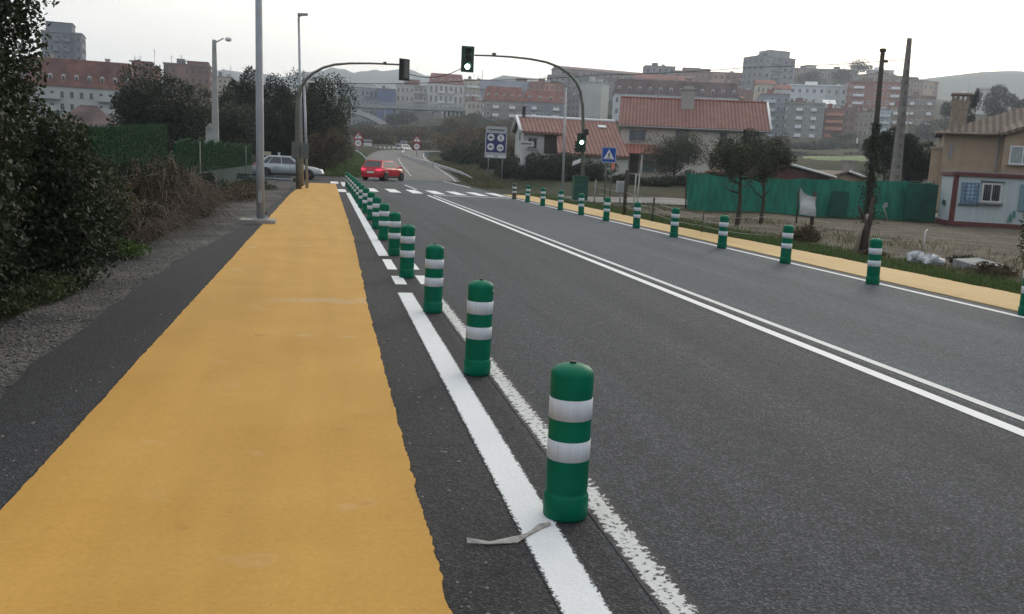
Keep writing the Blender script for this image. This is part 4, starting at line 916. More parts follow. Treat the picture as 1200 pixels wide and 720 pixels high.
for k in range(12):
    lab = ('green white-banded bollard cut by the right picture edge beside the path' if k == 0 else
           'mud stained brownish bollard at the far end of the right row' if k == 11 else
           'green white-banded bollard, %s from the near end of the right row' % ordn[k])
    bx_, by_ = (8.76, 10.15+2.89*k) if k else tuple(gp(1203, 370))[:2]
    bollard(bx_, by_, lab, 'bollards along the right edge of the road', BODY2 if k == 11 else BODY, rz=rng.uniform(-.6, 1.2), tilt=(rng.normal()*.012, rng.normal()*.012))
# scrap of plastic tape by the first bollard
mb = MB(); tp = [gp(547, 637), gp(575, 639), gp(605, 636), gp(618, 629), gp(632, 621), gp(645, 616)]; vs = []
for i, p in enumerate(tp):
    w_ = [.010, .014, .017, .012, .014, .012][i]; vs += [(p.x, p.y-w_, .008+.004*(i % 2)), (p.x, p.y+w_, .012+.012*((i+1) % 2))]
n0 = len(vs); vs += [(a, b, c-.003) for a, b, c in vs]
mb.add(vs, [(2*i, 2*i+1, 2*i+3, 2*i+2) for i in range(5)]+[(n0+2*i+2, n0+2*i+3, n0+2*i+1, n0+2*i) for i in range(5)])
tag(mb.build('plastic_tape', mat('tape_grey', (.33, .31, .29), .6, .3, 30)), 'crumpled strip of greyish tape lying across the new white line', 'tape')

# ================================================================ POLES, LAMPS, SIGNALS
def px_tube(o, pts, Y, rad, name, m, n=10):
    mb = MB(); b = o.location; q = [at(x, y, Y)-b for x, y in pts]; q[0].z = min(q[0].z, -.1); mb.tube(q, rad, n); return mb.build(name, m, o)
def onG(px, py): p = gp(px, py); return Vector((p.x, p.y, 0))
# foreground lamp column (its lantern is above the frame)
p = onG(305.5, 262); o = thing('street_lamp', 'big grey steel lamp column on a concrete base, left of the yellow path', 'street lamp', p, 0, None, (0, -.012))
mb = MB(); mb.tube([(0, 0, .03), (0, 0, 1.2), (0, 0, 9.2)], [.094, .091, .062], 20); mb.build('pole', mat('column_steel', (.30, .32, .345), .5, .12, 3, metal=.35), o)
mb = MB(); mb.box((0, 0, .02), (.8, .62, .16)); mb.build('plinth', CONC, o, (-.06, 0, 0), bevel=.015)
mb = MB(); mb.box((0, 0, .112), (.34, .34, .02)); [mb.tube([(sx*.13, sy*.13, .12), (sx*.13, sy*.13, .17)], .012, 6) for sx in (-1, 1) for sy in (-1, 1)]; mb.build('base_plate', STEEL, o)
mb = MB(); mb.box((0, -.092, .62), (.09, .012, .28)); mb.build('access_door', STEEL, o)
mb = MB(); mb.tube([(0, 0, 9.1), (.15, 0, 9.35), (1.1, 0, 9.5)], [.05, .04, .035], 10); mb.build('arm', STEEL, o)
mb = MB(); mb.box((1.35, 0, 9.52), (.62, .26, .09)); mb.build('lantern', GREYP, o, bevel=.02)
def lamp(px0, py0, Y, top, label, m, r0, r1, head, tiltx=0):
    b = at(px0, py0, Y); o = thing('street_lamp', label, 'street lamp', b)
    q = at(top[0], top[1], Y)-b; mb = MB(); mb.tube([(0, 0, -.2), tuple(q*.5), tuple(q)], [r0, (r0+r1)/2, r1], 12); mb.build('pole', m, o)
    return o, q
o, q = lamp(354, 214, 48, (350, 20), 'tall slim lamp column with flat lantern beside the left signal mast', STEEL, .10, .055, 1)
mb = MB(); mb.tube([tuple(q), (q.x+.1, q.y, q.z+.08), (q.x+.25, q.y-.05, q.z+.1)], .04, 8); mb.build('arm', STEEL, o)
mb = MB(); mb.prism([(0, 0), (.5, .06), (.5, .14), (0, .12)], -.14, .14); mb.build('lantern', GREYP, o, (q.x-.05, q.y-.05, q.z+.04))
o, q = lamp(360, 219, 45, (356.5, 97), 'shorter lamp column with small lantern, right of the left signal mast', STEEL, .075, .05, 1)
mb = MB(); mb.tube([tuple(q), (q.x+.1, q.y, q.z+.05)], .04, 8); mb.build('arm', STEEL, o)
mb = MB(); mb.prism([(0, 0), (.5, .04), (.48, .1), (0, .12)], -.12, .12); mb.build('lantern', WHITEP, o, (q.x, q.y, q.z))
b = at(253, 200, 46); o = thing('street_lamp', 'old whitish concrete lamp column with bracket arm behind the hedge fence', 'street lamp', b)
q = at(251, 47, 46)-b; mb = MB(); s_ = [(.17, 0), (.14, .45), (.085, 1)]
for (w0, f0), (w1, f1) in zip(s_[:-1], s_[1:]):
    a = q*f0; c = q*f1; mb.add([(a.x+i*w0, a.y+j*w0, a.z) for i, j in ((-1, -1), (1, -1), (1, 1), (-1, 1))]+[(c.x+i*w1, c.y+j*w1, c.z) for i, j in ((-1, -1), (1, -1), (1, 1), (-1, 1))], [(0, 1, 5, 4), (1, 2, 6, 5), (2, 3, 7, 6), (3, 0, 4, 7), (4, 5, 6, 7)])
mb.build('pole', mat('pale_concrete', (.36, .37, .36), .9, .15, 3), o)
e1 = at(262, 45, 46)-b; mb = MB(); mb.tube([tuple(q-Vector((0, 0, .15))), tuple(e1)], .03, 8); mb.build('arm', STEEL, o)
mb = MB(); mb.lathe([(.02, .09), (.12, .06), (.16, 0), (.12, -.09), (0, -.13)], 14); mb.build('lantern', WHITEP, o, tuple(e1+Vector((.22, 0, -.02))))
mb = MB(); mb.box((0, 0, 0), (.35, .3, .75)); mb.prism([(-.2, .37), (.2, .37), (0, .62)], -.18, .18); mb.build('meter_box', mat('pale_concrete', (.36, .37, .36)), o, tuple(at(246, 160, 46)-b))
o, q = lamp(659, 238, 47.5, (663, 103), 'thin pale lamp column with swan neck, left of the lit signal mast', STEEL, .085, .045, 1)
mb = MB(); c1 = at(664, 99.5, 47.5)-at(659, 238, 47.5); mb.tube([tuple(q), (c1.x-.05, c1.y, c1.z), (c1.x-.25, c1.y, c1.z+.1), (c1.x-.5, c1.y, c1.z+.1)], .035, 8); mb.build('arm', STEEL, o)
mb = MB(); mb.prism([(-.95, -.02), (-.45, .0), (-.45, .1), (-.9, .06)], -.1, .1); mb.build('lantern', GREYP, o, (c1.x, c1.y, c1.z+.06))

def signal_head(o, c, w_, h_, lit=2, back=False, rz=0, vis=True, s=1.):
    """three lens head with backboard; faces -y"""
    hm = MB(); hm.box((0, .10*s, 0), (w_*.62, .24*s, h_*.92)); hd = hm.build('signal_head', DKGREEN if not back else BLACK, o, c, rz, bevel=.015)
    bb = MB(); bb.box((0, .02*s, 0), (w_, .03, h_)); bo = bb.build('backboard', DKGREEN if not back else BLACK, hd, bevel=.012)
    for i in range(3):
        z = h_*(.29-.29*i); r = h_*.115
        l = MB(); l.lathe([(r, -.04), (r, .0), (r*.8, .02), (0, .03)], 18, (0, -.03, z), axis='y'); l.lathe
        col = SIGLIT if i == lit else BLACK
        lo = MB(); lo.lathe([(0, -.025), (r*.7, -.018), (r, 0), (r, .02)], 20, (0, -.012, z), axis='y'); lo.build('lens', col, hd)
        v = MB(); n = 10; ang = [math.pi*(.02+.96*k/n) for k in range(n+1)]
        vs = [(r*1.12*math.cos(a), yy, z+r*1.12*math.sin(a)) for yy in (0, -.2*s) for a in ang]+[(r*1.2*math.cos(a), yy, z+r*1.2*math.sin(a)) for yy in (0, -.2*s) for a in ang]
        m_ = n+1; fs = [(k, k+1, m_+k+1, m_+k) for k in range(n)]+[(2*m_+k, 3*m_+k, 3*m_+k+1, 2*m_+k+1) for k in range(n)]+[(m_+k, m_+k+1, 3*m_+k+1, 3*m_+k) for k in range(n)]
        v.add(vs, fs); v.build('visor', BLACK, hd)
    return hd
# right mast with arm over the road
Y = 47.; b = at(682, 234, Y); b.z = 0; o = thing('traffic_signal_mast', 'curved signal mast on the right with lit green lamps, arm over the road', 'traffic light', b)
px_tube(o, [(682, 234), (683, 190), (683.5, 150), (683, 126), (680.5, 108), (675, 96), (666, 86), (654, 78.5), (640, 73), (622, 69.5), (600, 67), (575, 65.5), (556, 65)], Y, [.10, .095, .09, .085, .08, .075, .07, .065, .06, .055, .05, .045, .04], 'mast_arm', POLEGREEN, 12)
signal_head(o, tuple(at(548, 69.5, Y)-b), .66, 1.30, 2)
mb = MB(); q = at(579, 65, Y)-b; mb.box((0, 0, .06), (.2, .12, .12)); mb.build('clamp', POLEGREEN, o, tuple(q))
signal_head(o, tuple(at(681.5, 167, Y-.25)-b+Vector((0, 0, 0))), .50, .95, 1, s=.8)
signal_head(o, tuple(at(676.5, 172, Y)-b), .36, .62, -1, rz=-1.2, s=.7)
mb = MB(); mb.tube([(0, 0, .0), (0, 0, .45)], .07, 10); mb.box((.05, -.05, .3), (.22, .2, .3)); mb.build('bracket', BLACK, o, tuple(at(684, 164, Y)-b+Vector((0, -.12, .1))))
q = at(675.5, 195, Y)-b; mb = MB(); mb.add([(-.24, -.03, .02), (.2, -.03, .2), (.22, -.03, .42), (-.22, -.03, .24), (-.24, .0, .02), (.2, .0, .2), (.22, 0, .42), (-.22, 0, .24)], [(0, 1, 2, 3), (4, 7, 6, 5), (0, 4, 5, 1), (1, 5, 6, 2), (2, 6, 7, 3), (3, 7, 4, 0)]); mb.build('arrow_plate', WHITEP, o, tuple(q))
mb = MB(); mb.add([(-.24, -.02, -.24), (.16, -.02, -.02), (.2, -.02, .19), (-.24, -.02, 0), (-.24, .01, -.24), (.16, .01, -.02), (.2, .01, .19), (-.24, .01, 0)], [(0, 1, 2, 3), (4, 7, 6, 5), (0, 4, 5, 1), (1, 5, 6, 2), (2, 6, 7, 3), (3, 7, 4, 0)]); mb.build('arrow_plate', BLACK, o, tuple(q))
# left mast
Y = 43.4; b = at(350.5, 222, Y); b.z = 0; o = thing('traffic_signal_mast', 'curved signal mast on the left, black head turned away over the road', 'traffic light', b)
px_tube(o, [(350.5, 222), (349, 180), (348.5, 140), (349, 118), (352, 104), (358, 94), (367, 86), (379, 79.5), (392, 76), (410, 74.5), (435, 74.5), (468, 76)], Y, [.13, .12, .105, .095, .085, .075, .068, .062, .056, .05, .045, .04], 'mast_arm', mat('mast_grey_brown', (.12, .125, .105), .6, .25, 4), 12)
hd = signal_head(o, tuple(at(473.5, 82, Y)-b), .56, 1.0, -1, True, math.pi+.45)
mb = MB(); mb.box((0, .235, 0), (.24, .02, .8)); mb.build('rear_panel', mat('sheen_grey', (.14, .145, .14), .3), hd)
mb = MB(); mb.box((0, 0, .03), (.14, .14, .12)); mb.build('clamp', BLACK, o, tuple(at(451, 75, Y)-b))
for (x, y, w_, h_) in ((345.5, 176, .30, .75), (357, 177, .34, .70)):
    mb = MB(); mb.box((0, 0, 0), (w_, .28, h_)); mb.box((0, -.15, .1), (w_*.8, .03, h_*.5)); mb.build('signal_box', mat('box_grey_green', (.10, .12, .115), .6), o, tuple(at(x, y, Y)-b), bevel=.015)
# overhead cables
def cable(pts, Y, sag, label):
    mb = MB(); q = []
    for a, b_ in zip(pts[:-1], pts[1:]):
        A_ = at(*a, Y); B_ = at(*b_, Y)
        for i in range(8): t = i/8; p = A_.lerp(B_, t); p.z -= sag*4*t*(1-t); q.append(p)
    q.append(at(*pts[-1], Y)); mb.tube(q, .022, 5); tag(mb.build('overhead_cable', BLACK), label, 'cable')
cable([(300, 100), (410, 98), (560, 94), (700, 88), (880, 79), (1060, 70)], 62, .10, 'long dark overhead cable crossing in front of the town')
cable([(472, 84), (548, 76)], 52, .5, 'short sagging cable between the two hanging signal heads')

# utility poles on the right
b = at(1016, 266, 33); o = thing('utility_pole', 'leaning dark wooden utility pole wrapped in ivy, left of the pale pole', 'utility pole', b)
q = at(1034.5, 61, 33)-b; mb = MB(); mb.tube([(0, 0, -.3), tuple(q*.5), tuple(q)], [.135, .115, .085], 12); mb.build('pole', WOODD, o)
mb = MB(); mb.lathe([(.11, 0), (.13, .02), (.12, .12), (0, .14)], 12); mb.box((.1, 0, -.35), (.3, .1, .1)); mb.build('cap', WOODD, o, tuple(q))
n = 3000; t = rng.random(n)**.9*.6; ang = rng.uniform(0, 6.28, n); rr = .12+(.30*(1-t/.66)+.03)*rng.random(n)**1.4*(1+.55*np.sin(t*46+ang*2)+.3*np.sin(t*90))
P = np.array(q)[None]*t[:, None]+np.stack([np.cos(ang)*rr, np.sin(ang)*rr, rng.normal(0, .05, n)], 1); link('ivy', leaves_mesh('ivy', P, .09, LF_DARK), o)
b = at(1046, 243, 44); o = thing('utility_pole', 'tall pale grey concrete utility pole rising behind the green net', 'utility pole', b)
q = at(1066, 45, 44)-b; mb = MB()
for f0, f1 in ((0, .5), (.5, 1)):
    a = q*f0; c = q*f1; w0 = .27-.17*f0; w1 = .27-.17*f1
    mb.add([(a.x+i*w0, a.y+j*w0*.7, a.z) for i, j in ((-1, -1), (1, -1), (1, 1), (-1, 1))]+[(c.x+i*w1, c.y+j*w1*.7, c.z) for i, j in ((-1, -1), (1, -1), (1, 1), (-1, 1))], [(0, 1, 5, 4), (1, 2, 6, 5), (2, 3, 7, 6), (3, 0, 4, 7), (4, 5, 6, 7)])
po = mb.build('pole', mat('pole_concrete', (.20, .19, .175), .9, .2, 3), o)
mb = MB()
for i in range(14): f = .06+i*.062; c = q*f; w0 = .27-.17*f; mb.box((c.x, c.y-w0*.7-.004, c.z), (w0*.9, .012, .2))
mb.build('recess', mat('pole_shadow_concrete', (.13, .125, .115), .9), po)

# ================================================================ SIGNS
def text(o, s, size, loc, m, rz=0, sx=1.):
    c = bpy.data.curves.new('lettering', 'FONT'); c.body = s; c.size = size; c.align_x = 'CENTER'; c.align_y = 'CENTER'; c.extrude = .002
    tmp = bpy.data.objects.new('lettering_outline', c); COL.objects.link(tmp); bpy.context.view_layer.update()
    me = bpy.data.meshes.new_from_object(tmp.evaluated_get(bpy.context.evaluated_depsgraph_get())); bpy.data.objects.remove(tmp); me.materials.clear(); me.materials.append(m)
    t = bpy.data.objects.new('lettering', me); COL.objects.link(t); t.parent = o; t.location = loc; t.rotation_euler = (math.pi/2, 0, rz); t.scale = (sx, 1, 1); return t
def post(o, x, z0, z1, r=.035, m=STEEL, y=.06): mb = MB(); mb.tube([(x, y, z0), (x, y, z1)], r, 8); return mb.build('post', m, o)
def rplate(w_, h_, r, y0, y1, mi=0, mb=None):
    mb = mb or MB(); pts = []
    for cx, cz, a0 in ((w_/2-r, h_/2-r, 0), (-w_/2+r, h_/2-r, 90), (-w_/2+r, -h_/2+r, 180), (w_/2-r, -h_/2+r, 270)):
        for k in range(5): a = R(a0+k*22.5); pts.append((cx+r*math.cos(a), cz+r*math.sin(a)))
    mb.prism(pts, y0, y1, mi); return mb
def disc(mb, c, r, y0, y1, mi=0, n=24): mb.prism([(c[0]+r*math.cos(6.2832*k/n), c[1]+r*math.sin(6.2832*k/n)) for k in range(n)], y0, y1, mi)
def bar2(mb, a, b, w_, y0, y1, mi=0):
    dx, dz = b[0]-a[0], b[1]-a[1]; l = math.hypot(dx, dz); nx, nz = -dz/l*w_/2, dx/l*w_/2
    mb.prism([(a[0]+nx, a[1]+nz), (b[0]+nx, b[1]+nz), (b[0]-nx, b[1]-nz), (a[0]-nx, a[1]-nz)], y0, y1, mi)
def walker(mb, c, s, y0, y1, mi=0):
    x, z = c; disc(mb, (x+.02*s, z+.42*s), .09*s, y0, y1, mi, 12)
    bar2(mb, (x+.02*s, z+.34*s), (x-.02*s, z+.02*s), .15*s, y0, y1, mi); bar2(mb, (x-.03*s, z+.05*s), (x+.14*s, z-.20*s), .09*s, y0, y1-.0005, mi); bar2(mb, (x+.14*s, z-.2*s), (x+.16*s, z-.45*s), .08*s, y0, y1-.001, mi)
    bar2(mb, (x-.03*s, z+.05*s), (x-.1*s, z-.2*s), .09*s, y0, y1-.0015, mi); bar2(mb, (x-.1*s, z-.2*s), (x-.24*s, z-.42*s), .08*s, y0, y1-.002, mi)
    bar2(mb, (x+.04*s, z+.28*s), (x+.2*s, z+.05*s), .06*s, y0, y1-.0025, mi); bar2(mb, (x-.02*s, z+.28*s), (x-.18*s, z+.08*s), .06*s, y0, y1-.003, mi)
# crossing sign
b = at(708, 240, 44.5); b.z = 0; k = 44.5/1051.6*1.02; o = thing('crossing_sign', 'square blue pedestrian crossing sign on a grey post', 'road sign', b)
post(o, 0, -.2, (240-179)*k, .04, POLEGREEN); c = ((710-708)*k, (240-186)*k); pm = MB(); rplate(.78, .78, .06, 0, .03, 0, pm); pl = pm.build('panel', BLUE, o, (c[0], 0, c[1]))
pm = MB(); pm.prism([(-.29, -.22), (.29, -.22), (0, .29)], -.006, -.001); pm.build('white_triangle', WHITEP, pl)
pm = MB(); walker(pm, (0, -.05), .34, -.012, -.007); [pm.box((-.2+.1*i, -.009, -.20), (.05, .004, .03)) for i in range(5)]; pm.build('pictogram', BLACK, pl)
pm = MB(); [pm.box(c_, d_) for c_, d_ in (((0, -.003, .365), (.7, .004, .02)), ((0, -.003, -.365), (.7, .004, .02)), ((.365, -.003, 0), (.02, .004, .7)), ((-.365, -.003, 0), (.02, .004, .7)))]; pm.build('rim', WHITEP, pl)
# stop sign seen at an angle behind it
b = at(715.5, 240, 46.5); b.z = 0; k = 46.5/1051.6*1.02; o = thing('stop_sign', 'faded orange red octagonal sign seen edge-on behind the blue crossing sign', 'road sign', b, 1.0)
post(o, 0, -.2, (240-192)*k, .035, POLEGREEN); pm = MB(); disc(pm, (0, 0), .40, 0, .02, 0, 8); pl = pm.build('panel', mat('faded_red', (.50, .13, .09), .5), o, (0, 0, (240-197)*k)); 
pm = MB(); pm.prism([(.40*math.cos(6.2832*q/8)*(1.0), .40*math.sin(6.2832*q/8)) for q in range(8)], .021, .024); pm.build('back', GREYP, pl)
# four circle information board
Y = 74; b = at(579, 217, Y); b.z = g1(b.x, b.y); k = Y/1051.6*1.01; o = thing('information_board', 'tall navy board with four white circular pictograms and grey bands', 'information sign', b)
w_ = 25*k; zc = lambda y: (217-y)*k
for x in (-.55, .62): post(o, x, -.5, zc(158), .05, STEEL)
pm = MB(); pm.box((0, 0, (zc(162)+zc(184))/2), (w_, .06, zc(162)-zc(184)), 0); pl = pm.build('panel', NAVY, o, (0, 0, 0))
top = MB(); rplate(w_, zc(154)-zc(162)-.02, .14, 0, .05, 0, top); to = top.build('title_band', mat('sign_pale_grey', (.42, .44, .46), .5), o, (0, -.03, (zc(154)+zc(162))/2))
tm = MB()
for i, (x, l) in enumerate(((-.62, .12), (-.44, .16), (-.22, .2), (.02, .2), (.27, .24), (.53, .2))): tm.box((x, -.01, 0), (l, .02, .10))
tm.build('lettering', mat('sign_ink', (.06, .06, .08), .6), to)
bt = MB(); bt.box((0, 0, 0), (w_+.04, .06, zc(183.5)-zc(190))); bo = bt.build('lower_band', mat('sign_pale_grey', (.42, .44, .46)), o, (0, -.01, (zc(184)+zc(190.2))/2))
for x in (-.45, .55): tm = MB(); tm.box((x, -.04, -.08), (.62, .02, .16)); tm.build('plate', WHITEP, bo)
pm = MB(); [pm.box(c_, d_) for c_, d_ in (((-w_/2+.03, -.035, (zc(162)+zc(184))/2), (.05, .01, zc(162)-zc(184))), ((w_/2-.03, -.035, (zc(162)+zc(184))/2), (.05, .01, zc(162)-zc(184))))]; pm.build('rim', WHITEP, pl)
for i, (x, y) in enumerate(((572.8, 166.8), (584.4, 167), (572.8, 177.5), (584.2, 178.2))):
    m2 = MB(); disc(m2, (0, 0), .29, -.02, .0); d_ = m2.build('pictogram_disc', WHITEP, pl, ((x-579)*k, -.035, zc(y))); m2 = MB(); y0, y1 = -.034, -.021
    if i == 1: walker(m2, (0, 0), .42, y0, y1)
    elif i == 0: m2.prism([(-.17, -.06), (.18, -.06), (.18, .02), (.08, .03), (.02, .11), (-.1, .11), (-.17, .0)], y0, y1); disc(m2, (-.09, -.07), .05, y0-.001, y1); disc(m2, (.1, -.07), .05, y0-.001, y1)
    elif i == 2: m2.prism([(-.18, -.02), (-.02, .12), (.0, .04), (.18, .04), (.18, -.05), (.0, -.05), (-.02, -.13)], y0, y1)
    else: m2.prism([(-.19, -.08), (-.05, -.08), (-.12, .08)], y0, y1); disc(m2, (.11, -.04), .07, y0, y1); bar2(m2, (-.05, -.04), (.05, .10), .05, y0-.001, y1)
    m2.build('pictogram', mat('sign_ink', (.06, .06, .08)), d_)
# street name plate
Y = 72; b = at(614, 219, Y); b.z = g1(b.x, b.y); k = Y/1051.6*1.02; o = thing('street_name_sign', 'narrow white street name plate on a thin post, right of the navy board', 'street sign', b); post(o, 0, -.5, (219-176)*k, .04, GREYP)
pm = MB(); rplate(20*k, 6*k, .1, -.02, .02, 0, pm); pl = pm.build('panel', mat('sign_pale', (.56, .56, .55), .5), o, (-.05, 0, (219-178.4)*k)); pm = MB(); [pm.box((-.3+.15*i, -.028, 0), (.10, .012, .15)) for i in range(6)]; pm.build('lettering', mat('sign_ink', (.06, .06, .08)), pl)
# bend warning signs
def bend_sign(px, py, Y, label, extra, ytri, yc, rt_):
    b = at(px, py, Y); k = Y/1051.6*1.0; o = thing('bend_warning_sign', label, 'road sign', b, extra)
    post(o, 0, -.6, (py-ytri+4)*k, .05)
    s = .72; pm = MB(); pm.prism([(-s, -s*.58), (s, -s*.58), (0, s*1.16*.58*1.15)], 0, .03, 0); t = pm.build('triangle', REDS, o, (0, -.06, (py-ytri)*k)); pm = MB(); q = .66; pm.prism([(-s*q, -s*.58*q-.03), (s*q, -s*.58*q-.03), (0, s*.667*q)], -.008, -.001); pm.build('white_field', WHITEP, t)
    pm = MB(); bar2(pm, (-.1, -.26), (-.06, -.02), .10, -.014, -.009); bar2(pm, (-.06, -.02), (.1, .12), .09, -.015, -.009); pm.prism([(.02, .16), (.18, .2), (.14, .02)], -.016, -.009); pm.build('pictogram', BLACK, t)
    pm = MB(); disc(pm, (0, 0), .5, 0, .03); d_ = pm.build('disc', REDS, o, (0, -.06, (py-yc)*k)); pm = MB(); disc(pm, (0, 0), .38, -.008, -.001); pm.build('white_field', WHITEP, d_); text(d_, '40', .48, (0, -.012, 0), BLACK)
    return o, k
o, k = bend_sign(419.5, 182, 112, 'left bend warning triangle above a round 40 limit, with side plate', 0, 160.5, 168.5, 0)
pm = MB(); pm.box((1.15, -.05, .32), (1.1, .03, .2)); pm.build('side_plate', mat('sign_pale_grey', (.42, .44, .46)), o, (0, 0, 14*k)); pm = MB(); [pm.box((.78+.25*i, -.06, 0), (.17, .03, .42)) for i in range(4)]; pm.build('side_plate', WHITEP, o, (0, 0, 13.5*k-.1))
bend_sign(488, 183, 128, 'right bend warning triangle above a round 40 limit, beside the white car', 0, 164, 172.3, 0)
# small sign back by the rail
Y = 112; b = at(499.7, 191, Y); o = thing('small_road_sign', 'small grey square sign on a post behind the guard rail', 'road sign', b); k = Y/1051.6
post(o, 0, -.6, 9*k, .04); pm = MB(); rplate(.55, .6, .06, 0, .03, 0, pm); pm.build('panel', mat('sign_grey_blue', (.22, .26, .28), .5), o, (0, -.02, 10*k))
# direction board above the white car
Y = 158; b = at(472, 177, Y); o = thing('bend_board', 'blue and white chevron board standing above the white car', 'road sign', b); k = Y/1051.6
for x in (-.5, .5): post(o, x, -1.5, 10*k, .05)
pm = MB(); pm.box((0, 0, 0), (8*k, .05, 2.8*k)); pl = pm.build('panel', NAVY, o, (0, 0, 10.4*k)); pm = MB(); [pm.prism([(-.45+.3*i, -.2), (-.33+.3*i, -.2), (-.2+.3*i, 0), (-.33+.3*i, .2), (-.45+.3*i, .2), (-.32+.3*i, 0)], -.04, -.026) for i in range(4)]; pm.build('chevron', WHITEP, pl)
# row of low white bend markers
for i in range(6):
    x = 435.5+5.1*i; Y = 163; b = at(x, 176.6, Y); k = Y/1051.6; o = thing('bend_marker', 'small white marker panel in the row around the far bend', 'marker', b, 0, 'white markers around the far bend'); post(o, 0, -1, 3*k, .05, GREYP); pm = MB(); pm.box((0, 0, 0), (.48, .05, .36)); pm.build('panel', WHITEP, o, (0, 0, 3.4*k), rz=0)

# ---------------------------------------------------------------- guard rails
def rail(pts, label, h=.62, poststep=2):
    b = Vector(pts[0]); o = thing('guard_rail', label, 'guard rail', b); q = [Vector(p)-b for p in pts]; mb = MB(); n = len(q); prof = [(-.03, .0), (.03, .05), (-.01, .11), (.03, .17), (.03, .23), (-.03, .28)]
    L = []
    for i, p in enumerate(q):
        d = (q[min(i+1, n-1)]-q[max(i-1, 0)]).normalized(); nn = Vector((-d.y, d.x, 0))
        L.append([p+nn*a+Vector((0, 0, h-.28+z)) for a, z in prof])
    m_ = len(prof); mb.add([v for r_ in L for v in r_], [(i*m_+j, i*m_+j+1, (i+1)*m_+j+1, (i+1)*m_+j) for i in range(n-1) for j in range(m_-1)]); mb.build('rail', STEEL, o)
    for i in range(0, n, poststep): m2 = MB(); m2.box((0, .06, h/2-.15), (.1, .08, h+.3)); m2.build('post', STEEL, o, tuple(q[i]))
pts = []
for (x, y, Y) in ((553, 217, 76), (541, 210, 80), (527, 204.5, 85), (512, 199.4, 92), (498, 194.8, 100), (486, 191.2, 109), (477, 187.8, 118), (471.5, 185.2, 125), (470.5, 182.4, 131), (474, 180, 137)): p = at(x, y, Y); pts.append((p.x, p.y, p.z))
fine = [Vector(a).lerp(Vector(c), i/3) for a, c in zip(pts[:-1], pts[1:]) for i in range(3)]+[Vector(pts[-1])]
rail(fine, 'long galvanised guard rail curving along the right of the far road')
pts = [at(x, y, Y) for x, y, Y in ((431, 193, 98), (427, 189.5, 105), (422, 184.5, 118), (417, 181, 135))]; fine = [a.lerp(c, i/3) for a, c in zip(pts[:-1], pts[1:]) for i in range(3)]+[pts[-1]]
rail(fine, 'short guard rail on the left of the far road by the grass bank')
rail([Vector((-4.6, 46.5, 0)), Vector((-3.6, 45.9, 0)), Vector((-2.4, 45.2, 0)), Vector((-1.6, 44.8, 0))], 'low pale guard rail in front of the grey car', .55, 1)

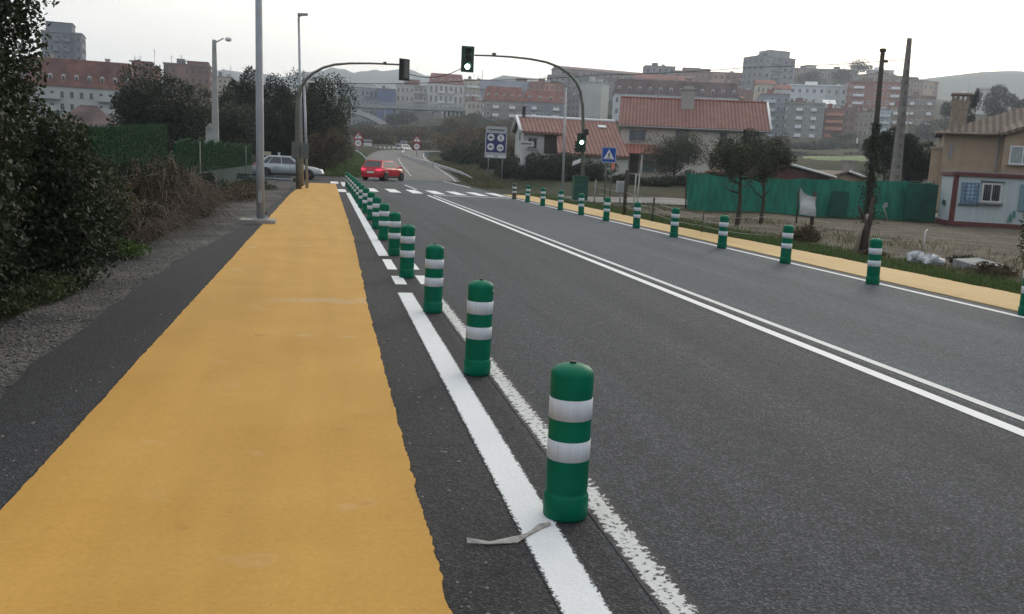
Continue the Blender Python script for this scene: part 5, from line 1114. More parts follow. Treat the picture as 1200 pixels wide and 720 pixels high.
# ================================================================ CARS
def car(label, loc, heading, paint, kind='hatch', lit=False, cat='car', name='parked_car'):
    """built along +x (front), heading = rotation about z"""
    o = thing(name, label, cat, loc, heading)
    if kind == 'hatch': L, Wd, H, wb, wr = 4.0, 1.74, 1.43, 2.47, .315; g = (-1.88, 1.05, -1.42, .28); belt = .92; hood = .90
    elif kind == 'van': L, Wd, H, wb, wr = 4.3, 1.76, 1.62, 2.65, .32; g = (-2.05, 1.25, -1.85, .55); belt = .98; hood = .98
    else: L, Wd, H, wb, wr = 4.5, 1.74, 1.43, 2.62, .315; g = (-2.0, .98, -1.25, .22); belt = .90; hood = .86
    h = Wd/2; hl = L/2
    S = [(-hl, .36, .62, .70), (-hl+.05, .30, .80, .77), (-hl+.16, .24, belt-.01, .82), (-hl+.6, .21, belt+.02, h-.02), (-.3, .20, belt+.02, h), (.7, .20, belt, h), (1.05, .20, hood, h-.01), (hl-.55, .22, hood-.08, h-.03), (hl-.2, .26, hood-.20, h-.10), (hl-.05, .30, hood-.34, h-.20), (hl, .36, hood-.42, h-.26)]
    mb = MB(); vs = []; m = 12
    for x, zb, zt, w_ in S:
        k = .10
        for y, z in ((-w_*.86, zb), (-w_*.97, zb+.10), (-w_, zb+(zt-zb)*.45), (-w_*.985, zt-.16), (-w_*.95, zt-.05), (-w_*.84, zt), (w_*.84, zt), (w_*.95, zt-.05), (w_*.985, zt-.16), (w_, zb+(zt-zb)*.45), (w_*.97, zb+.10), (w_*.86, zb)): vs.append((x, y, z))
    n = len(S); fs = [(i*m+j, i*m+(j+1) % m, (i+1)*m+(j+1) % m, (i+1)*m+j) for i in range(n-1) for j in range(m)]+[tuple(range(m)), tuple((n-1)*m+j for j in reversed(range(m)))]
    mb.add(vs, fs, 0, True); body = mb.build('body', paint, o)
    x0, x1, t0, t1 = g; wb0, wt = h*.93, h*.72; zb = belt-.01; zt = H-.03
    # greenhouse: pillars in paint, glass panes set into it
    gm = MB(); Bq = [(x0, -wb0, zb), (x1, -wb0, zb), (x1, wb0, zb), (x0, wb0, zb)]; Tq = [(t0, -wt, zt), (t1, -wt, zt), (t1, wt, zt), (t0, wt, zt)]
    gm.add(Bq+Tq, [(0, 1, 5, 4), (1, 2, 6, 5), (2, 3, 7, 6), (3, 0, 4, 7), (4, 5, 6, 7)]); gm.build('cabin', paint, o)
    rf = MB(); rf.add([(t0-.02, -wt, zt-.005), (t1+.02, -wt, zt-.005), (t1+.02, wt, zt-.005), (t0-.02, wt, zt-.005), (t0+.1, -wt*.9, zt+.045), (t1-.12, -wt*.9, zt+.035), (t1-.12, wt*.9, zt+.035), (t0+.1, wt*.9, zt+.045)], [(0, 1, 5, 4), (1, 2, 6, 5), (2, 3, 7, 6), (3, 0, 4, 7), (4, 5, 6, 7), (3, 2, 1, 0)], 0, True); rf.build('roof', paint, o)
    GL = mat('car_glass', (.03, .035, .04), .06, spec=.7)
    def pane(nm, q, off):
        # quad of 3-D points pushed out along its normal, with thickness
        q = [Vector(p) for p in q]; nn = (q[1]-q[0]).cross(q[3]-q[0]).normalized(); c = sum(q, Vector())/4
        if nn.dot(c-Vector((-.2, 0, 1.0))) < 0: nn = -nn
        a = [p+nn*off for p in q]; b = [p-nn*.02 for p in q]; pm = MB(); pm.add(a+b, [(0, 1, 2, 3), (7, 6, 5, 4)]+[(i, i+4, (i+1) % 4+4, (i+1) % 4) for i in range(4)]); return pm.build(nm, GL, o)
    def lerp3(a, b, t): return tuple(a[i]+(b[i]-a[i])*t for i in range(3))
    def sub(q, u0, u1, v0, v1):
        P = lambda u, v: lerp3(lerp3(q[0], q[1], u), lerp3(q[3], q[2], u), v)
        return [P(u0, v0), P(u1, v0), P(u1, v1), P(u0, v1)]
    for s in (0, 1):
        q = [Bq[0], Bq[1], Tq[1], Tq[0]] if s == 0 else [Bq[3], Bq[2], Tq[2], Tq[3]]
        cuts = ((.10, .24), (.26, .55), (.57, .90)) if kind != 'hatch' else ((.10, .34), (.37, .91))
        for a, b in cuts: pane('side_window', sub(q, a, b, .10, .90), .006)
    pane('windscreen', sub([Bq[1], Bq[2], Tq[2], Tq[1]], .05, .95, .06, .94), .006)
    pane('rear_window', sub([Bq[0], Bq[3], Tq[3], Tq[0]], .06, .94, .12, .92), .006)
    # wheels
    if 'wheel' not in CARM: 
        a = MB(); a.lathe([(.20, -.10), (.29, -.105), (.315, -.06), (.315, .06), (.29, .105), (.20, .10)], 24, axis='y'); CARM['wheel'] = a.mesh('wheel', TYRE)
        a = MB(); a.lathe([(.0, .085), (.05, .09), (.06, .07), (.17, .075), (.205, .098), (.21, .0), (.0, -.01)], 20, axis='y'); 
        for i in range(5): t = 6.2832*i/5; a.box((.11*math.cos(t), -.082, .11*math.sin(t)), (.05, .02, .05))
        CARM['rim'] = a.mesh('rim', RIM)
    for x in (-wb/2-.02, wb/2-.02):
        for s in (-1, 1):
            wh = link('wheel', CARM['wheel'], o, (x, s*(h-.09), .315), 0); link('rim', CARM['rim'], wh, (0, s*.022, 0), 0 if s < 0 else math.pi)
            am = MB(); am.lathe([(.0, -.02), (.365, -.02), (.365, .006), (0, .006)], 24, (x, s*(h-.012), .33), axis='y'); am.build('wheel_arch', BLACK, o)
    for s in (-1, 1):
        a = MB(); a.add([(-hl+.005, s*.40, .70), (-hl+.04, s*.76, .70), (-hl+.30, s*(h-.045), .80), (-hl+.30, s*(h-.06), .88), (-hl+.08, s*.74, .88), (-hl+.05, s*.40, .86)], [(0, 1, 4, 5), (1, 2, 3, 4)])
        a.v = [(x-.02, y*1.025, z) for x, y, z in a.v]; a.build('tail_light', TAIL if lit else mat('tail_lamp_unlit', (.30, .012, .02), .2), o)
        a = MB(); zz = hood-.33; a.add([(hl-.03, s*.42, zz), (hl-.10, s*(h-.20), zz+.02), (hl-.36, s*(h-.05), zz+.10), (hl-.34, s*(h-.07), zz+.18), (hl-.16, s*.56, zz+.14), (hl-.1, s*.40, zz+.12)], [(0, 1, 4, 5), (1, 2, 3, 4)]); a.v = [(x+.025, y*1.03, z+.01) for x, y, z in a.v]; a.build('headlight', LAMPG, o)
        a = MB(); a.box((x1-.22, s*(h+.07), belt+.06), (.12, .18, .12)); a.build('mirror', paint, o, bevel=.02)
        a = MB(); a.box((-.1, s*(h+.003), .28), (wb-.8, .02, .12)); a.build('sill', BLACK, o)
        a = MB()
        for xd in ((-.62, .48) if kind != 'hatch' else (-.42,)): a.box((xd, s*(h+.004), .74), (.18, .03, .03))
        a.build('door_handle', paint, o)
        a = MB()
        for xd in ((-.75, .22, 1.02) if kind != 'hatch' else (-.55, .80)): a.box((xd, s*(h-.004), .60), (.012, .016, .55))
        a.build('door_seam', BLACK, o)
    a = MB(); a.box((-hl-.012, 0, .58), (.02, .52, .12)); a.build('number_plate', PLATE, o); a = MB(); a.box((hl+.008, 0, .42), (.02, .5, .11)); a.build('number_plate', PLATE, o)
    a = MB(); a.box((-hl+.03, 0, .33), (.10, 1.3, .16)); a.build('rear_bumper', BLACK if kind != 'hatch' else paint, o); a = MB(); a.box((hl-.03, 0, .33), (.1, 1.0, .14)); a.build('grille', BLACK, o)
    return o
CARM = {}
pc = gp(448, 210.5, .0); pc = at(448, 199.5, 66.5)
car('red hatchback turning away on the road just beyond the zebra crossing', (pc.x+.1, 66.5, 0.0), R(90-31), CARRED, 'hatch', True, name='red_car')
pc = at(338, 200, 60.5); car('silver grey estate car seen side-on behind the left signal mast', (pc.x, 60.5, 0.01), R(-3), CARSIL, 'estate', name='grey_car')
pc = at(473, 179.6, 172); car('white car far away at the bend beside the guard rail end', (pc.x, 172, pc.z), R(90-34), CARWHITE, 'van', name='white_car')
# tiny cars parked in front of the town blocks
def small_car(name, col):
    mb = MB(); mb.prism([(-2.1, .3), (2.1, .3), (2.05, .75), (1.1, .92), (.5, 1.42), (-1.4, 1.42), (-1.9, .95), (-2.1, .85)], -.85, .85, 0); mb.prism([(.95, .92), (.48, 1.36), (-1.35, 1.36), (-1.75, .95)], -.87, .87, 1)
    for x in (-1.3, 1.3):
        for s in (-.8, .8): mb.lathe([(.0, -.1), (.32, -.1), (.32, .1), (0, .1)], 12, (x, s, .32), 2, 'y')
    return mb.mesh(name, [col, GLASS, TYRE])
for i, (x, y, Y, c, lab) in enumerate(((903, 173, 285, (.5, .52, .54), 'pale car parked below the greenish grey block, leftmost'), (925, 172.5, 285, (.4, .43, .46), 'silver car parked in front of the greenish grey block'), (944, 173, 287, (.55, .57, .58), 'white car parked left of the brick flats'), (953, 174.5, 285, (.22, .25, .29), 'grey blue car parked under the brick flats'), (912, 174.5, 283, (.10, .12, .15), 'dark car parked between two pale cars below the flats'), (969, 176, 285, (.3, .3, .31), 'grey car by the dark hedge under the flats'), (548, 157, 330, (.5, .5, .5), 'pale car beside the bushes under the far slate roofs'), (424, 154.5, 420, (.55, .55, .55), 'white car under the bridge arch'))):
    p = at(x, y, Y); tag(link('parked_car', small_car('parked_car', mat('far_paint_%s' % 'abcdefgh'[i], c, .35)), None, p, rng.uniform(-.2, .2)), lab, 'car')
p = at(980, 179, 255); mb = MB(); mb.prism([(-6, 0), (5, 0), (5.5, 1.2), (2, 2.6), (-3, 2.9), (-6, 2.2)], 0, 7); tag(mb.build('greenhouse', cwall((.20, .22, .22)), None, p), 'low grey plastic tunnel roof by the hedge, beyond the meadow', 'greenhouse')
mb = MB(); mb.tube([(0, 0, -1), (0, 0, 4.2)], .14, 8); tag(mb.build('white_post', WHITEP, None, at(1003, 178, 250)), 'white post in front of the dark trees under the beige block', 'post')

# ================================================================ FENCES
# artificial hedge fence along the left verge
o = thing('hedge_fence', 'green artificial hedge fence in stepped panels behind the brambles', 'fence', (-4.25, 17.4, 0)); FO = o
def hedge_panel(y0, y1, z0, z1a, z1b):
    mb = MB(); mb.prism([(y0, z0), (y1, z0), (y1, z1b), (y0, z1a)], -.03, .03, 0, 'x'); p = mb.build('hedge_panel', HEDGE, o)
    n = int((y1-y0)*4200); yy = rng.uniform(y0, y1, n); top = z1a+(z1b-z1a)*(yy-y0)/(y1-y0); zz = z0+(top-z0+.05*np.sin(yy*9)*np.sin(yy*23))*rng.random(n)**.9+.02; xx = np.where(rng.random(n) < .72, .04, -.04)+rng.normal(0, .010, n)
    link('bristles', leaves_mesh('bristles', np.stack([xx, yy, zz], 1), .05, LF_HEDGE, None, .2, 1.2), p)
for y0, y1, a, b in ((0, 2.9, 1.92, 2.0), (3.0, 5.9, 2.02, 2.12), (6.0, 8.6, 2.14, 2.22)): hedge_panel(y0, y1, .95, a, b)
y = 10.2; i = 0
while y < 37:
    hedge_panel(y, y+2.9, .85, 1.78+.02*(i % 2), 1.96+.012*i); y += 3.0; i += 1
nm = MB(); nm.prism([(-.2, 0), (15.5, 0), (15.5, 1.0), (-.2, 1.05)], -.015, .015, 0, 'x'); nm.build('lower_net', NETB, o)
nm = MB(); nm.prism([(15.5, 0), (38, 0), (38, .9), (15.5, 1.0)], -.015, .015, 0, 'x'); nm.build('lower_net', NETB, o)
for k in range(13):
    m2 = MB(); sx_ = .06 if k in (5, 11) else -.09; m2.tube([(sx_, k*3.0-.05, -.3), (sx_, k*3.0-.05, 1.9)], .025, 6); m2.build('post', GREYP, o)
# green shade net fence on the right
o = thing('net_fence', 'long bright green shade net fence across the bare plot', 'fence', Vector((*at(805, 246, 39)[:2], 0)))
b = o.location; tops = [(805, 202.5), (830, 204), (868, 206), (905, 207.5), (940, 209), (985, 210), (1020, 211), (1060, 212), (1096, 213.5)]; bots = [(805, 246), (830, 247.5), (868, 249.5), (905, 251), (940, 253), (985, 255), (1020, 256.5), (1060, 258), (1096, 260)]
Yn = [39.2, 39.2, 39.4, 39.4, 39.6, 39.5, 39.6, 39.7, 39.8]
mb = MB(); nseg = 12; L = []
for i in range(len(tops)-1):
    for j in range(nseg):
        t = j/nseg; A0 = at(*tops[i], Yn[i]).lerp(at(*tops[i+1], Yn[i+1]), t); B0 = at(*bots[i], Yn[i]).lerp(at(*bots[i+1], Yn[i+1]), t)
        sag = -.10*4*t*(1-t)*(1 if i % 2 else .5); A0.z += sag; yy = .05*math.sin(i*3+t*9)
        L.append([A0.lerp(B0, s)+Vector((0, yy*(1-abs(2*s-1))+.03*math.sin(7*t+5*s+i), -.1 if s == 1 else 0))-b for s in (0, .25, .5, .75, 1)])
mb.add([v for r_ in L for v in r_], [(i*5+j, (i+1)*5+j, (i+1)*5+j+1, i*5+j+1) for i in range(len(L)-1) for j in range(4)], 0, True); mb.build('net', NET, o)
for (x, y), (x2, y2), Y in zip(tops, bots, Yn): m2 = MB(); p = at(x, y-1, Y)-b; q = at(x2, y2, Y)-b; m2.tube([tuple(p+Vector((0, .09, 0))), (q.x, q.y+.09, q.z-.3)], .035, 6); m2.build('post', WOODD, o)
def netpanel(x0, x1, yt, yb, Y, nm_, m):
    a = at(x0, yt, Y)-b; c = at(x1, yb, Y)-b; m2 = MB(); m2.box(((a.x+c.x)/2, a.y, (a.z+c.z)/2), (c.x-a.x, .05, a.z-c.z)); return m2.build(nm_, m, o)
netpanel(975, 992, 224, 254, 39.2, 'gate', NETD); netpanel(1064, 1095, 215, 258, 39.3, 'gate', NETD); netpanel(1063, 1096, 212.5, 214, 39.25, 'top_rail', WHITEP)
# wire fence along the right path
o = thing('wire_fence', 'sagging wire fence with thin dark posts along the outer edge of the right path', 'fence', (11.35, 22, 0)); b = o.location
pp = [(x, y, t, r_, m) for x, y, t, r_, m in ((696, 240, 211, .03, GREYP), (731, 252.5, 200, .07, WOODD), (764, 259.5, 232, .035, WOODD), (822, 273, 249, .02, WOODD))]; tp = []
for x, y, t, r_, m in pp:
    g = onG(x, y); k = (g-Vector((0, 0, EYE))).dot(fw)/F; h = (y-t)*k; m2 = MB(); q = g-b; m2.tube([(q.x, q.y, -.2), (q.x+.02, q.y, h)], r_, 8); m2.build('post', m, o); tp.append((q, h))
tp = tp[::-1]; tp.insert(0, (onG(905, 292)-b, .9))
for f in (.35, .6, .85):
    m2 = MB(); q = []
    for (p, h), (p2, h2) in zip(tp[:-1], tp[1:]):
        for i in range(6): t = i/6; v = p.lerp(p2, t); q.append((v.x, v.y, (min(h, 1.0)*(1-t)+min(h2, 1.0)*t)*f-.06*4*t*(1-t)))
    m2.tube(q, .008, 4); m2.build('wire', GREYP, o)
for x0, y0, x1, y1, lab in ((741.5, 236, 742.5, 204, 'thin pale rod standing in the fence line, left of a pair'), (745.5, 236, 746.5, 204, 'thin pale rod standing in the fence line, right of a pair')):
    g = onG(x0, y0+14); k = (g-Vector((0, 0, EYE))).dot(fw)/F; m2 = MB(); m2.tube([(0, 0, 0), (.03, 0, (y0+14-y1)*k)], .022, 6); tag(m2.build('metal_rod', mat('rod_pale', (.4, .4, .38), .6), None, g), lab, 'rod')
o = thing('meter_box', 'small whitish meter box on a short post beside the dark wooden post', 'meter box', onG(726, 243)); m2 = MB(); m2.tube([(0, 0, -.1), (0, 0, .6)], .04, 6); m2.build('post', GREYP, o); m2 = MB(); m2.box((0, 0, .88), (.38, .22, .5)); bx = m2.build('box', mat('box_pale', (.36, .38, .38), .6), o, bevel=.02); m2 = MB(); m2.box((0, -.115, .88), (.30, .012, .4)); m2.build('door', mat('box_pale2', (.30, .32, .33), .6), bx)
g = onG(680, 237); o = thing('utility_cabinet', 'dark green roadside cabinet at the foot of the signal mast', 'cabinet', g); k = (g-Vector((0, 0, EYE))).dot(fw)/F
m2 = MB(); m2.box((0, .2, .62), (17*k, .45, 1.12)); CG = mat('cabinet_green', (.02, .085, .06), .55, .1, 4); m2.build('body', CG, o, bevel=.02); m2 = MB(); m2.box((0, .2, 1.21), (17*k+.06, .52, .06)); m2.build('lid', CG, o); m2 = MB(); m2.box((0, .2, .03), (17*k+.03, .5, .12)); m2.build('plinth', CONC, o)
for s in (-1, 1): m2 = MB(); m2.box((s*4.1*k, -.03, .62), (8*k, .02, .98)); dd = m2.build('door', CG, o); m3 = MB(); m3.box((s*.08, -.05, .65), (.03, .03, .16)); m3.build('handle', BLACK, dd)
# small roadside bits at the grey car
for x, y, t, lab, w_, m in ((313, 197, 179, 'pale yellow box sign on a post behind the grey car', .62, mat('pale_yellow', (.55, .53, .38), .6)), (327, 197, 180, 'small whitish marker post behind the grey car roof', .18, WHITEP), (341, 197, 185, 'whitish box on a post right of the grey car roof', .46, mat('box_white', (.5, .52, .48), .6))):
    p = at(x, y, 76); k = 76/1051.6; o = thing('roadside_marker', lab, 'marker', p); post(o, 0, -1.5, (y-t)*k-.2, .06); m2 = MB(); m2.box((0, 0, (y-t)*k-.15), (w_, .2, .32)); m2.build('panel', m, o, bevel=.01)

# ================================================================ BITS IN THE BARE PLOT
g = onG(947, 274); k = (g-Vector((0, 0, EYE))).dot(fw)/F; o = thing('banner', 'torn whitish plastic banner tied to a stump in front of the green net', 'banner', g)
vs = []; nx, ny = 8, 8
for j in range(ny):
    v = j/(ny-1)
    for i in range(nx):
        u = i/(nx-1); xl = (932+3*v-947)*k; xr = (951.5+1.5*v*v*3-947)*k; zl = (274-(221+31*v))*k; zr = (274-(231+23*v))*k
        vs.append((xl+(xr-xl)*u, .07*math.sin(u*5+v*2)+.03*math.sin(v*7), zl+(zr-zl)*u-.08*math.sin(u*3.14)*(1-v)))
n0 = len(vs); vs += [(a, b_+.006, c) for a, b_, c in vs]; fq = [(j*nx+i, j*nx+i+1, (j+1)*nx+i+1, (j+1)*nx+i) for j in range(ny-1) for i in range(nx-1)]
m2 = MB(); m2.add(vs, fq+[tuple(q+n0 for q in reversed(f)) for f in fq], 0, True); m2.build('sheet', mat('banner_white', (.50, .52, .53), .7, .2, 5), o)
m2 = MB(); m2.tube([(5*k, .1, -.2), (6*k, .1, (274-225)*k)], .06, 8); m2.build('stake', WOODD, o)
m2 = MB(); m2.tube([(-14*k, .12, .3), (-15*k, .12, (274-222)*k)], .025, 6); m2.build('stake', WOODD, o)
g = onG(1012, 297); k = (g-Vector((0, 0, EYE))).dot(fw)/F; o = thing('tree_stump', 'forked dark stump with a pale branch leaning on it, in front of the ivy pole', 'stump', g)
m2 = MB(); m2.tube([(0, 0, -.2), (-.02, 0, .5), (-.10, 0, .85)], [.12, .09, .05], 8); m2.tube([(-.01, 0, .35), (.10, .05, .75), (.12, .05, 1.3)], [.08, .06, .03], 8); m2.tube([(-.1, 0, .8), (-.25, .03, 1.1)], [.05, .02], 6); m2.build('trunk', BARK, o)
m2 = MB(); m2.tube([(-.25, -.05, -.1), (-.17, -.03, .5), (.0, 0, .9)], [.06, .05, .03], 7); m2.build('branch', mat('pale_branch', (.26, .23, .18), .9, .3, 6), o)
g = onG(1083, 295); m2 = MB(); m2.tube([(0, 0, -.1), (-.03, 0, .45), (-.01, 0, .52), (.03, 0, .535)], .02, 7); tag(m2.build('white_pipe', WHITEP, None, g), 'thin white plastic pipe sticking up out of the bare ground', 'pipe')
p = at(1041, 257, 36); o = thing('leaning_board', 'small pale board on a leaning stick against the green net', 'board', p); k = 36/F
m2 = MB(); m2.tube([(0, 0, -.1), (-4*k, .3, 17*k)], .025, 6); m2.build('stick', mat('pale_branch', (.26, .23, .18)), o); m2 = MB(); m2.box((-.5*k, .28, 18*k), (4.5*k, .04, 6*k)); m2.build('panel', mat('board_pale', (.30, .33, .31), .7), o)
def sack(g, r, label):
    n, mm = 14, 9; vs = []
    for j in range(mm):
        ph = -math.pi/2+math.pi*j/(mm-1)
        for i in range(n):
            t = 6.2832*i/n; f = 1+.18*math.sin(3*t+ph*2+g.x)+.12*math.sin(5*t-ph*3)+rng.normal()*.05; vs.append((r[0]*f*math.cos(t)*math.cos(ph), r[1]*f*math.sin(t)*math.cos(ph), r[2]*(.9+math.sin(ph)*f)))
    m2 = MB(); m2.add(vs, [(j*n+i, j*n+(i+1) % n, (j+1)*n+(i+1) % n, (j+1)*n+i) for j in range(mm-1) for i in range(n)], 0, False); tag(m2.build('plastic_sack', mat('sack_white', (.42, .44, .47), .45, .35, 9, bump=.6, bscale=25), None, g, rng.uniform(0, 3)), label, 'sack')
sack(onG(1073, 309), (.19, .15, .13), 'crumpled whitish plastic sack at the left of the pair in the grass'); sack(onG(1091, 312), (.24, .17, .12), 'crumpled whitish plastic sack at the right of the pair in the grass')
g = onG(1152, 317); k = (g-Vector((0, 0, EYE))).dot(fw)/F; m2 = MB(); m2.add([(-.32, -.25, 0), (.36, -.2, 0), (.40, .55, 0), (-.3, .5, 0), (-.32, -.25, .10), (.36, -.2, .13), (.40, .55, .2), (-.3, .5, .17)], [(0, 3, 2, 1), (4, 5, 6, 7), (0, 1, 5, 4), (1, 2, 6, 5), (2, 3, 7, 6), (3, 0, 4, 7)]); tag(m2.build('concrete_slab', mat('slab', (.25, .26, .26), .85, .2, 5, bump=.3, bscale=30), None, g, .1), 'tilted pale concrete slab lying in the weeds on the right', 'slab')

# ================================================================ TREES AND SHRUBS
def shrub(name, label, base, rad, n, size, m, lobes=9, cat='shrub', group=None, stems=5, fill=.35):
    if cat == 'weeds':
        P, t = crown((0, 0, rad[2]*.3), rad, n, lobes+6, fill=.5); P[:, 2] = np.abs(P[:, 2])+.01
        return tag(link(name, leaves_mesh(name, P, size, m, t, .35, .3), None, base), label, cat, group)
    o = thing(name, label, cat, base, 0, group); mb = MB()
    for i in range(stems):
        a = random.uniform(0, 6.28); e = Vector((math.cos(a)*rad[0]*.5, math.sin(a)*rad[1]*.5, rad[2]*1.3)); mb.tube([(0, 0, -.1), tuple(e*.5+Vector((0, 0, .1))), tuple(e)], [.03, .02, .008], 5)
    mb.build('stem', BARK, o)
    P, t = crown((0, 0, rad[2]*.62), (rad[0], rad[1], rad[2]*1.15), n, lobes+8, fill=fill); P[:, 2] = np.abs(P[:, 2])+.01
    link('foliage', leaves_mesh('foliage', P, size, m, t), o); return o
# left foreground
tree('broadleaf_tree', 'tall dark broadleaf tree at the left picture edge, nearest the camera', (-4.5, 10.2, 0), 5.4, (1.7, 2.2, 2.6), 66000, .066, LF_DARK, .09, cz=.7, lobes=34, fill=.25, nl=12)
tree('slender_tree', 'slender leafy young tree leaning over the hedge right of the dark tree', (-4.2, 11.6, 0), 4.3, (.85, 1.0, 1.5), 5200, .075, LF_DARK, .05, cz=.75, lobes=14, fill=.2, nl=9)
for (x, y, r_, n, m, lab) in ((-3.5, 6.6, (.95, 1.5, 1.15), 22000, LF_DARK, 'dark rounded shrub low at the left edge beside the gravel'), (-3.4, 9.0, (.95, 1.6, 1.3), 40000, LF_DARK, 'big dark shrub under the tall broadleaf tree'), (-3.45, 11.6, (.9, 1.5, 1.3), 36000, LF_DARK, 'dark shrub between the big shrub and the brambles'), (-3.6, 13.9, (.85, 1.4, 1.1), 26000, LF_DARK, 'lower dark shrub at the left end of the brambles'), (-3.8, 15.9, (.7, 1.1, .72), 12000, LF_BROWN, 'thin brownish green shrub in front of the bluish net')):
    shrub('leafy_shrub', lab, (x, y, 0), r_, n, .07, m, 20, fill=.45)
shrub('weed_clump', 'bright green weed clump at the foot of the brambles by the gravel', (-3.05, 14.6, 0), (.45, .9, .2), 2600, .07, LF_GRASS, 8, 'weeds'); shrub('weed_clump', 'low dark green weeds at the shrub foot, nearest on the gravel edge', (-2.95, 9.8, 0), (.3, 1.9, .22), 5200, .06, LF_MID, 8, 'weeds')
shrub('leafy_shrub', 'dark creeper climbing the hedge fence above the first bramble', (-3.98, 18.9, 0), (.3, 1.3, .95), 9000, .06, LF_DARK, 12)
shrub('leafy_shrub', 'mid green creeper against the hedge fence beyond the bramble mound', (-3.95, 24.2, 0), (.35, 1.8, .8), 9000, .06, LF_MID, 12)
shrub('leafy_shrub', 'dark scrub at the foot of the hedge fence near the grey car', (-3.7, 31.5, 0), (.5, 2.6, .65), 9000, .07, LF_DARK, 12)
def bramble(label, base, rad, nt, nl):
    o = thing('bramble', label, 'bramble', base); mb = MB()
    for i in range(nt):
        a = random.uniform(0, 6.28); x, y = rad[0]*random.uniform(-.7, .7), rad[1]*random.uniform(-.85, .85); h = rad[2]*random.uniform(.25, 1.05)*(1-.4*abs(y)/rad[1]); l = random.uniform(.5, 1.5)*rad[0]
        dx, dy = math.cos(a)*l, math.sin(a)*l; j = lambda s_: random.uniform(-s_, s_)
        q = [(x, y, 0), (x+dx*.15+j(.06), y+dy*.15+j(.06), h*.6), (x+dx*.45+j(.1), y+dy*.45+j(.1), h), (x+dx*.8+j(.12), y+dy*.8+j(.12), h*random.uniform(.55, 1.0)), (x+dx*1.15+j(.15), y+dy*1.15+j(.15), h*random.uniform(.05, .7))]
        mb.tube(q, [.008, .007, .005, .004, .002], 4)
    mb.build('twigs', mat('bramble_twig', (.14, .11, .085), .9, .5, 3), o)
    P, t = crown((0, 0, rad[2]*.45), (rad[0], rad[1], rad[2]*.62), nl, 18, fill=.5); P[:, 2] = np.abs(P[:, 2]); k = rng.random(len(P)) < .55
    link('leaves', leaves_mesh('leaves', P[k], .055, LF_BROWN, t[k]*.55), o); link('green_leaves', leaves_mesh('green_leaves', P[~k], .06, LF_DARK, t[~k]), o)
bramble('dry brown bramble thicket in front of the bluish net', (-3.4, 17.2, 0), (.65, 1.8, .75), 560, 7500)
bramble('tall dry bramble mound where the hedge fence steps down', (-3.5, 20.6, 0), (.75, 1.9, 1.45), 1000, 8500)
bramble('lower dry brambles leading towards the lamp column', (-3.5, 24.6, 0), (.7, 2.1, 1.0), 620, 7500)
shrub('weed_clump', 'green weeds growing behind the lamp column plinth', (-3.1, 24.0, 0), (.5, 1.6, .35), 3000, .08, LF_MID, 8, 'weeds')
shrub('weed_clump', 'brownish weeds between the lamp column and the low guard rail', (-3.0, 33, 0), (.8, 4.5, .5), 6000, .09, LF_BROWN, 10, 'weeds')
shrub('weed_clump', 'dark weeds in front of the low guard rail by the grey car', (-3.2, 41.5, 0), (1.2, 2.6, .4), 4000, .10, LF_DARK, 9, 'weeds')
# trees behind the hedge fence and at the junction; (px centre, px top, px half width, base py, Y)
def ptree(name, label, px, pt, hw, pb, Y, n, size, m, lobes=16, low=None, vr=None, fill=.25):
    b = at(px, pb, Y); k = Y/F; h = (pb-pt)*k; r_ = hw*k; rz_ = (vr or (pb-pt)*.42)*k; b.z = min(b.z, g1(b.x, b.y)+.5)
    return tree(name, label, b, at(px, pt, Y).z-b.z, (r_, r_*.9, rz_), n, size, m, max(.12, r_*.05), lobes=lobes, low=.2 if low is None else low, fill=fill)
ptree('dark_tree', 'broad dark evergreen tree behind the fence, left of the old lamp column', 190, 80, 58, 175, 66, 26000, .20, LF_DARK, 20, vr=46)
ptree('dark_tree', 'dark tree right behind the old lamp column', 262, 98, 22, 178, 74, 9000, .20, LF_DARK, 12, vr=40)
ptree('dark_tree', 'rounded dark tree directly behind the big grey lamp column', 292, 78, 26, 185, 84, 11000, .22, LF_DARK, 12, vr=48)
ptree('dark_tree', 'olive green tree low behind the fence between the two lamp columns', 274, 112, 32, 184, 70, 10000, .18, LF_OLIVE, 12, vr=36)
ptree('dark_tree', 'dark tree filling the gap left of the tall slim lamp column', 326, 90, 30, 192, 80, 13000, .2, LF_DARK, 14, vr=52)
ptree('dark_tree', 'big rounded tree behind the left signal mast, tallest at the junction', 368, 80, 44, 200, 78, 24000, .19, LF_DARK, 22, vr=58)
ptree('dark_tree', 'tree at the right edge of the junction clump, overhanging the grass bank', 392, 104, 22, 200, 88, 10000, .2, LF_MID, 12, vr=44)
ptree('dark_tree', 'low brownish tree at the foot of the junction clump', 380, 150, 34, 204, 76, 9000, .17, LF_BROWN, 12, vr=28)
ptree('dark_tree', 'low dark bush mass behind the grey car', 325, 150, 38, 200, 82, 9000, .18, LF_DARK, 12, vr=26)
# trees round the houses
def garden_tree(label, x, y, h, r_, rz_, n, m, size, th, tr, fork=True, name='garden_tree'):
    z = g1(x, y); return tree(name, label, (x, y, z), h, (r_, r_, rz_), n, size, m, tr, cz=th, lobes=14, low=h*.36, fill=.4, nl=4)
garden_tree('olive tree with dark leaning trunk in front of the green net, left of a pair', 13.3, 27.6, 3.25, 1.05, 1.0, 6200, LF_OLIVE, .08, .62, .10)
garden_tree('olive tree with straight dark trunk in front of the green net, right of a pair', 15.0, 29.2, 3.1, 1.0, .95, 5600, LF_OLIVE, .08, .62, .09)
ptree('garden_tree', 'round grey green olive tree in front of the cream house porch', 790, 152, 42, 216, 66, 12000, .13, LF_OLIVE, 16, vr=32, fill=.4)
ptree('garden_tree', 'broad grey green tree hiding the right end of the cream house', 872, 158, 58, 216, 64, 14000, .13, LF_OLIVE, 18, vr=30, fill=.4)
ptree('garden_tree', 'brownish thin tree right of the cream house', 906, 150, 17, 210, 80, 3800, .16, LF_BROWN, 8, vr=28, fill=.5)
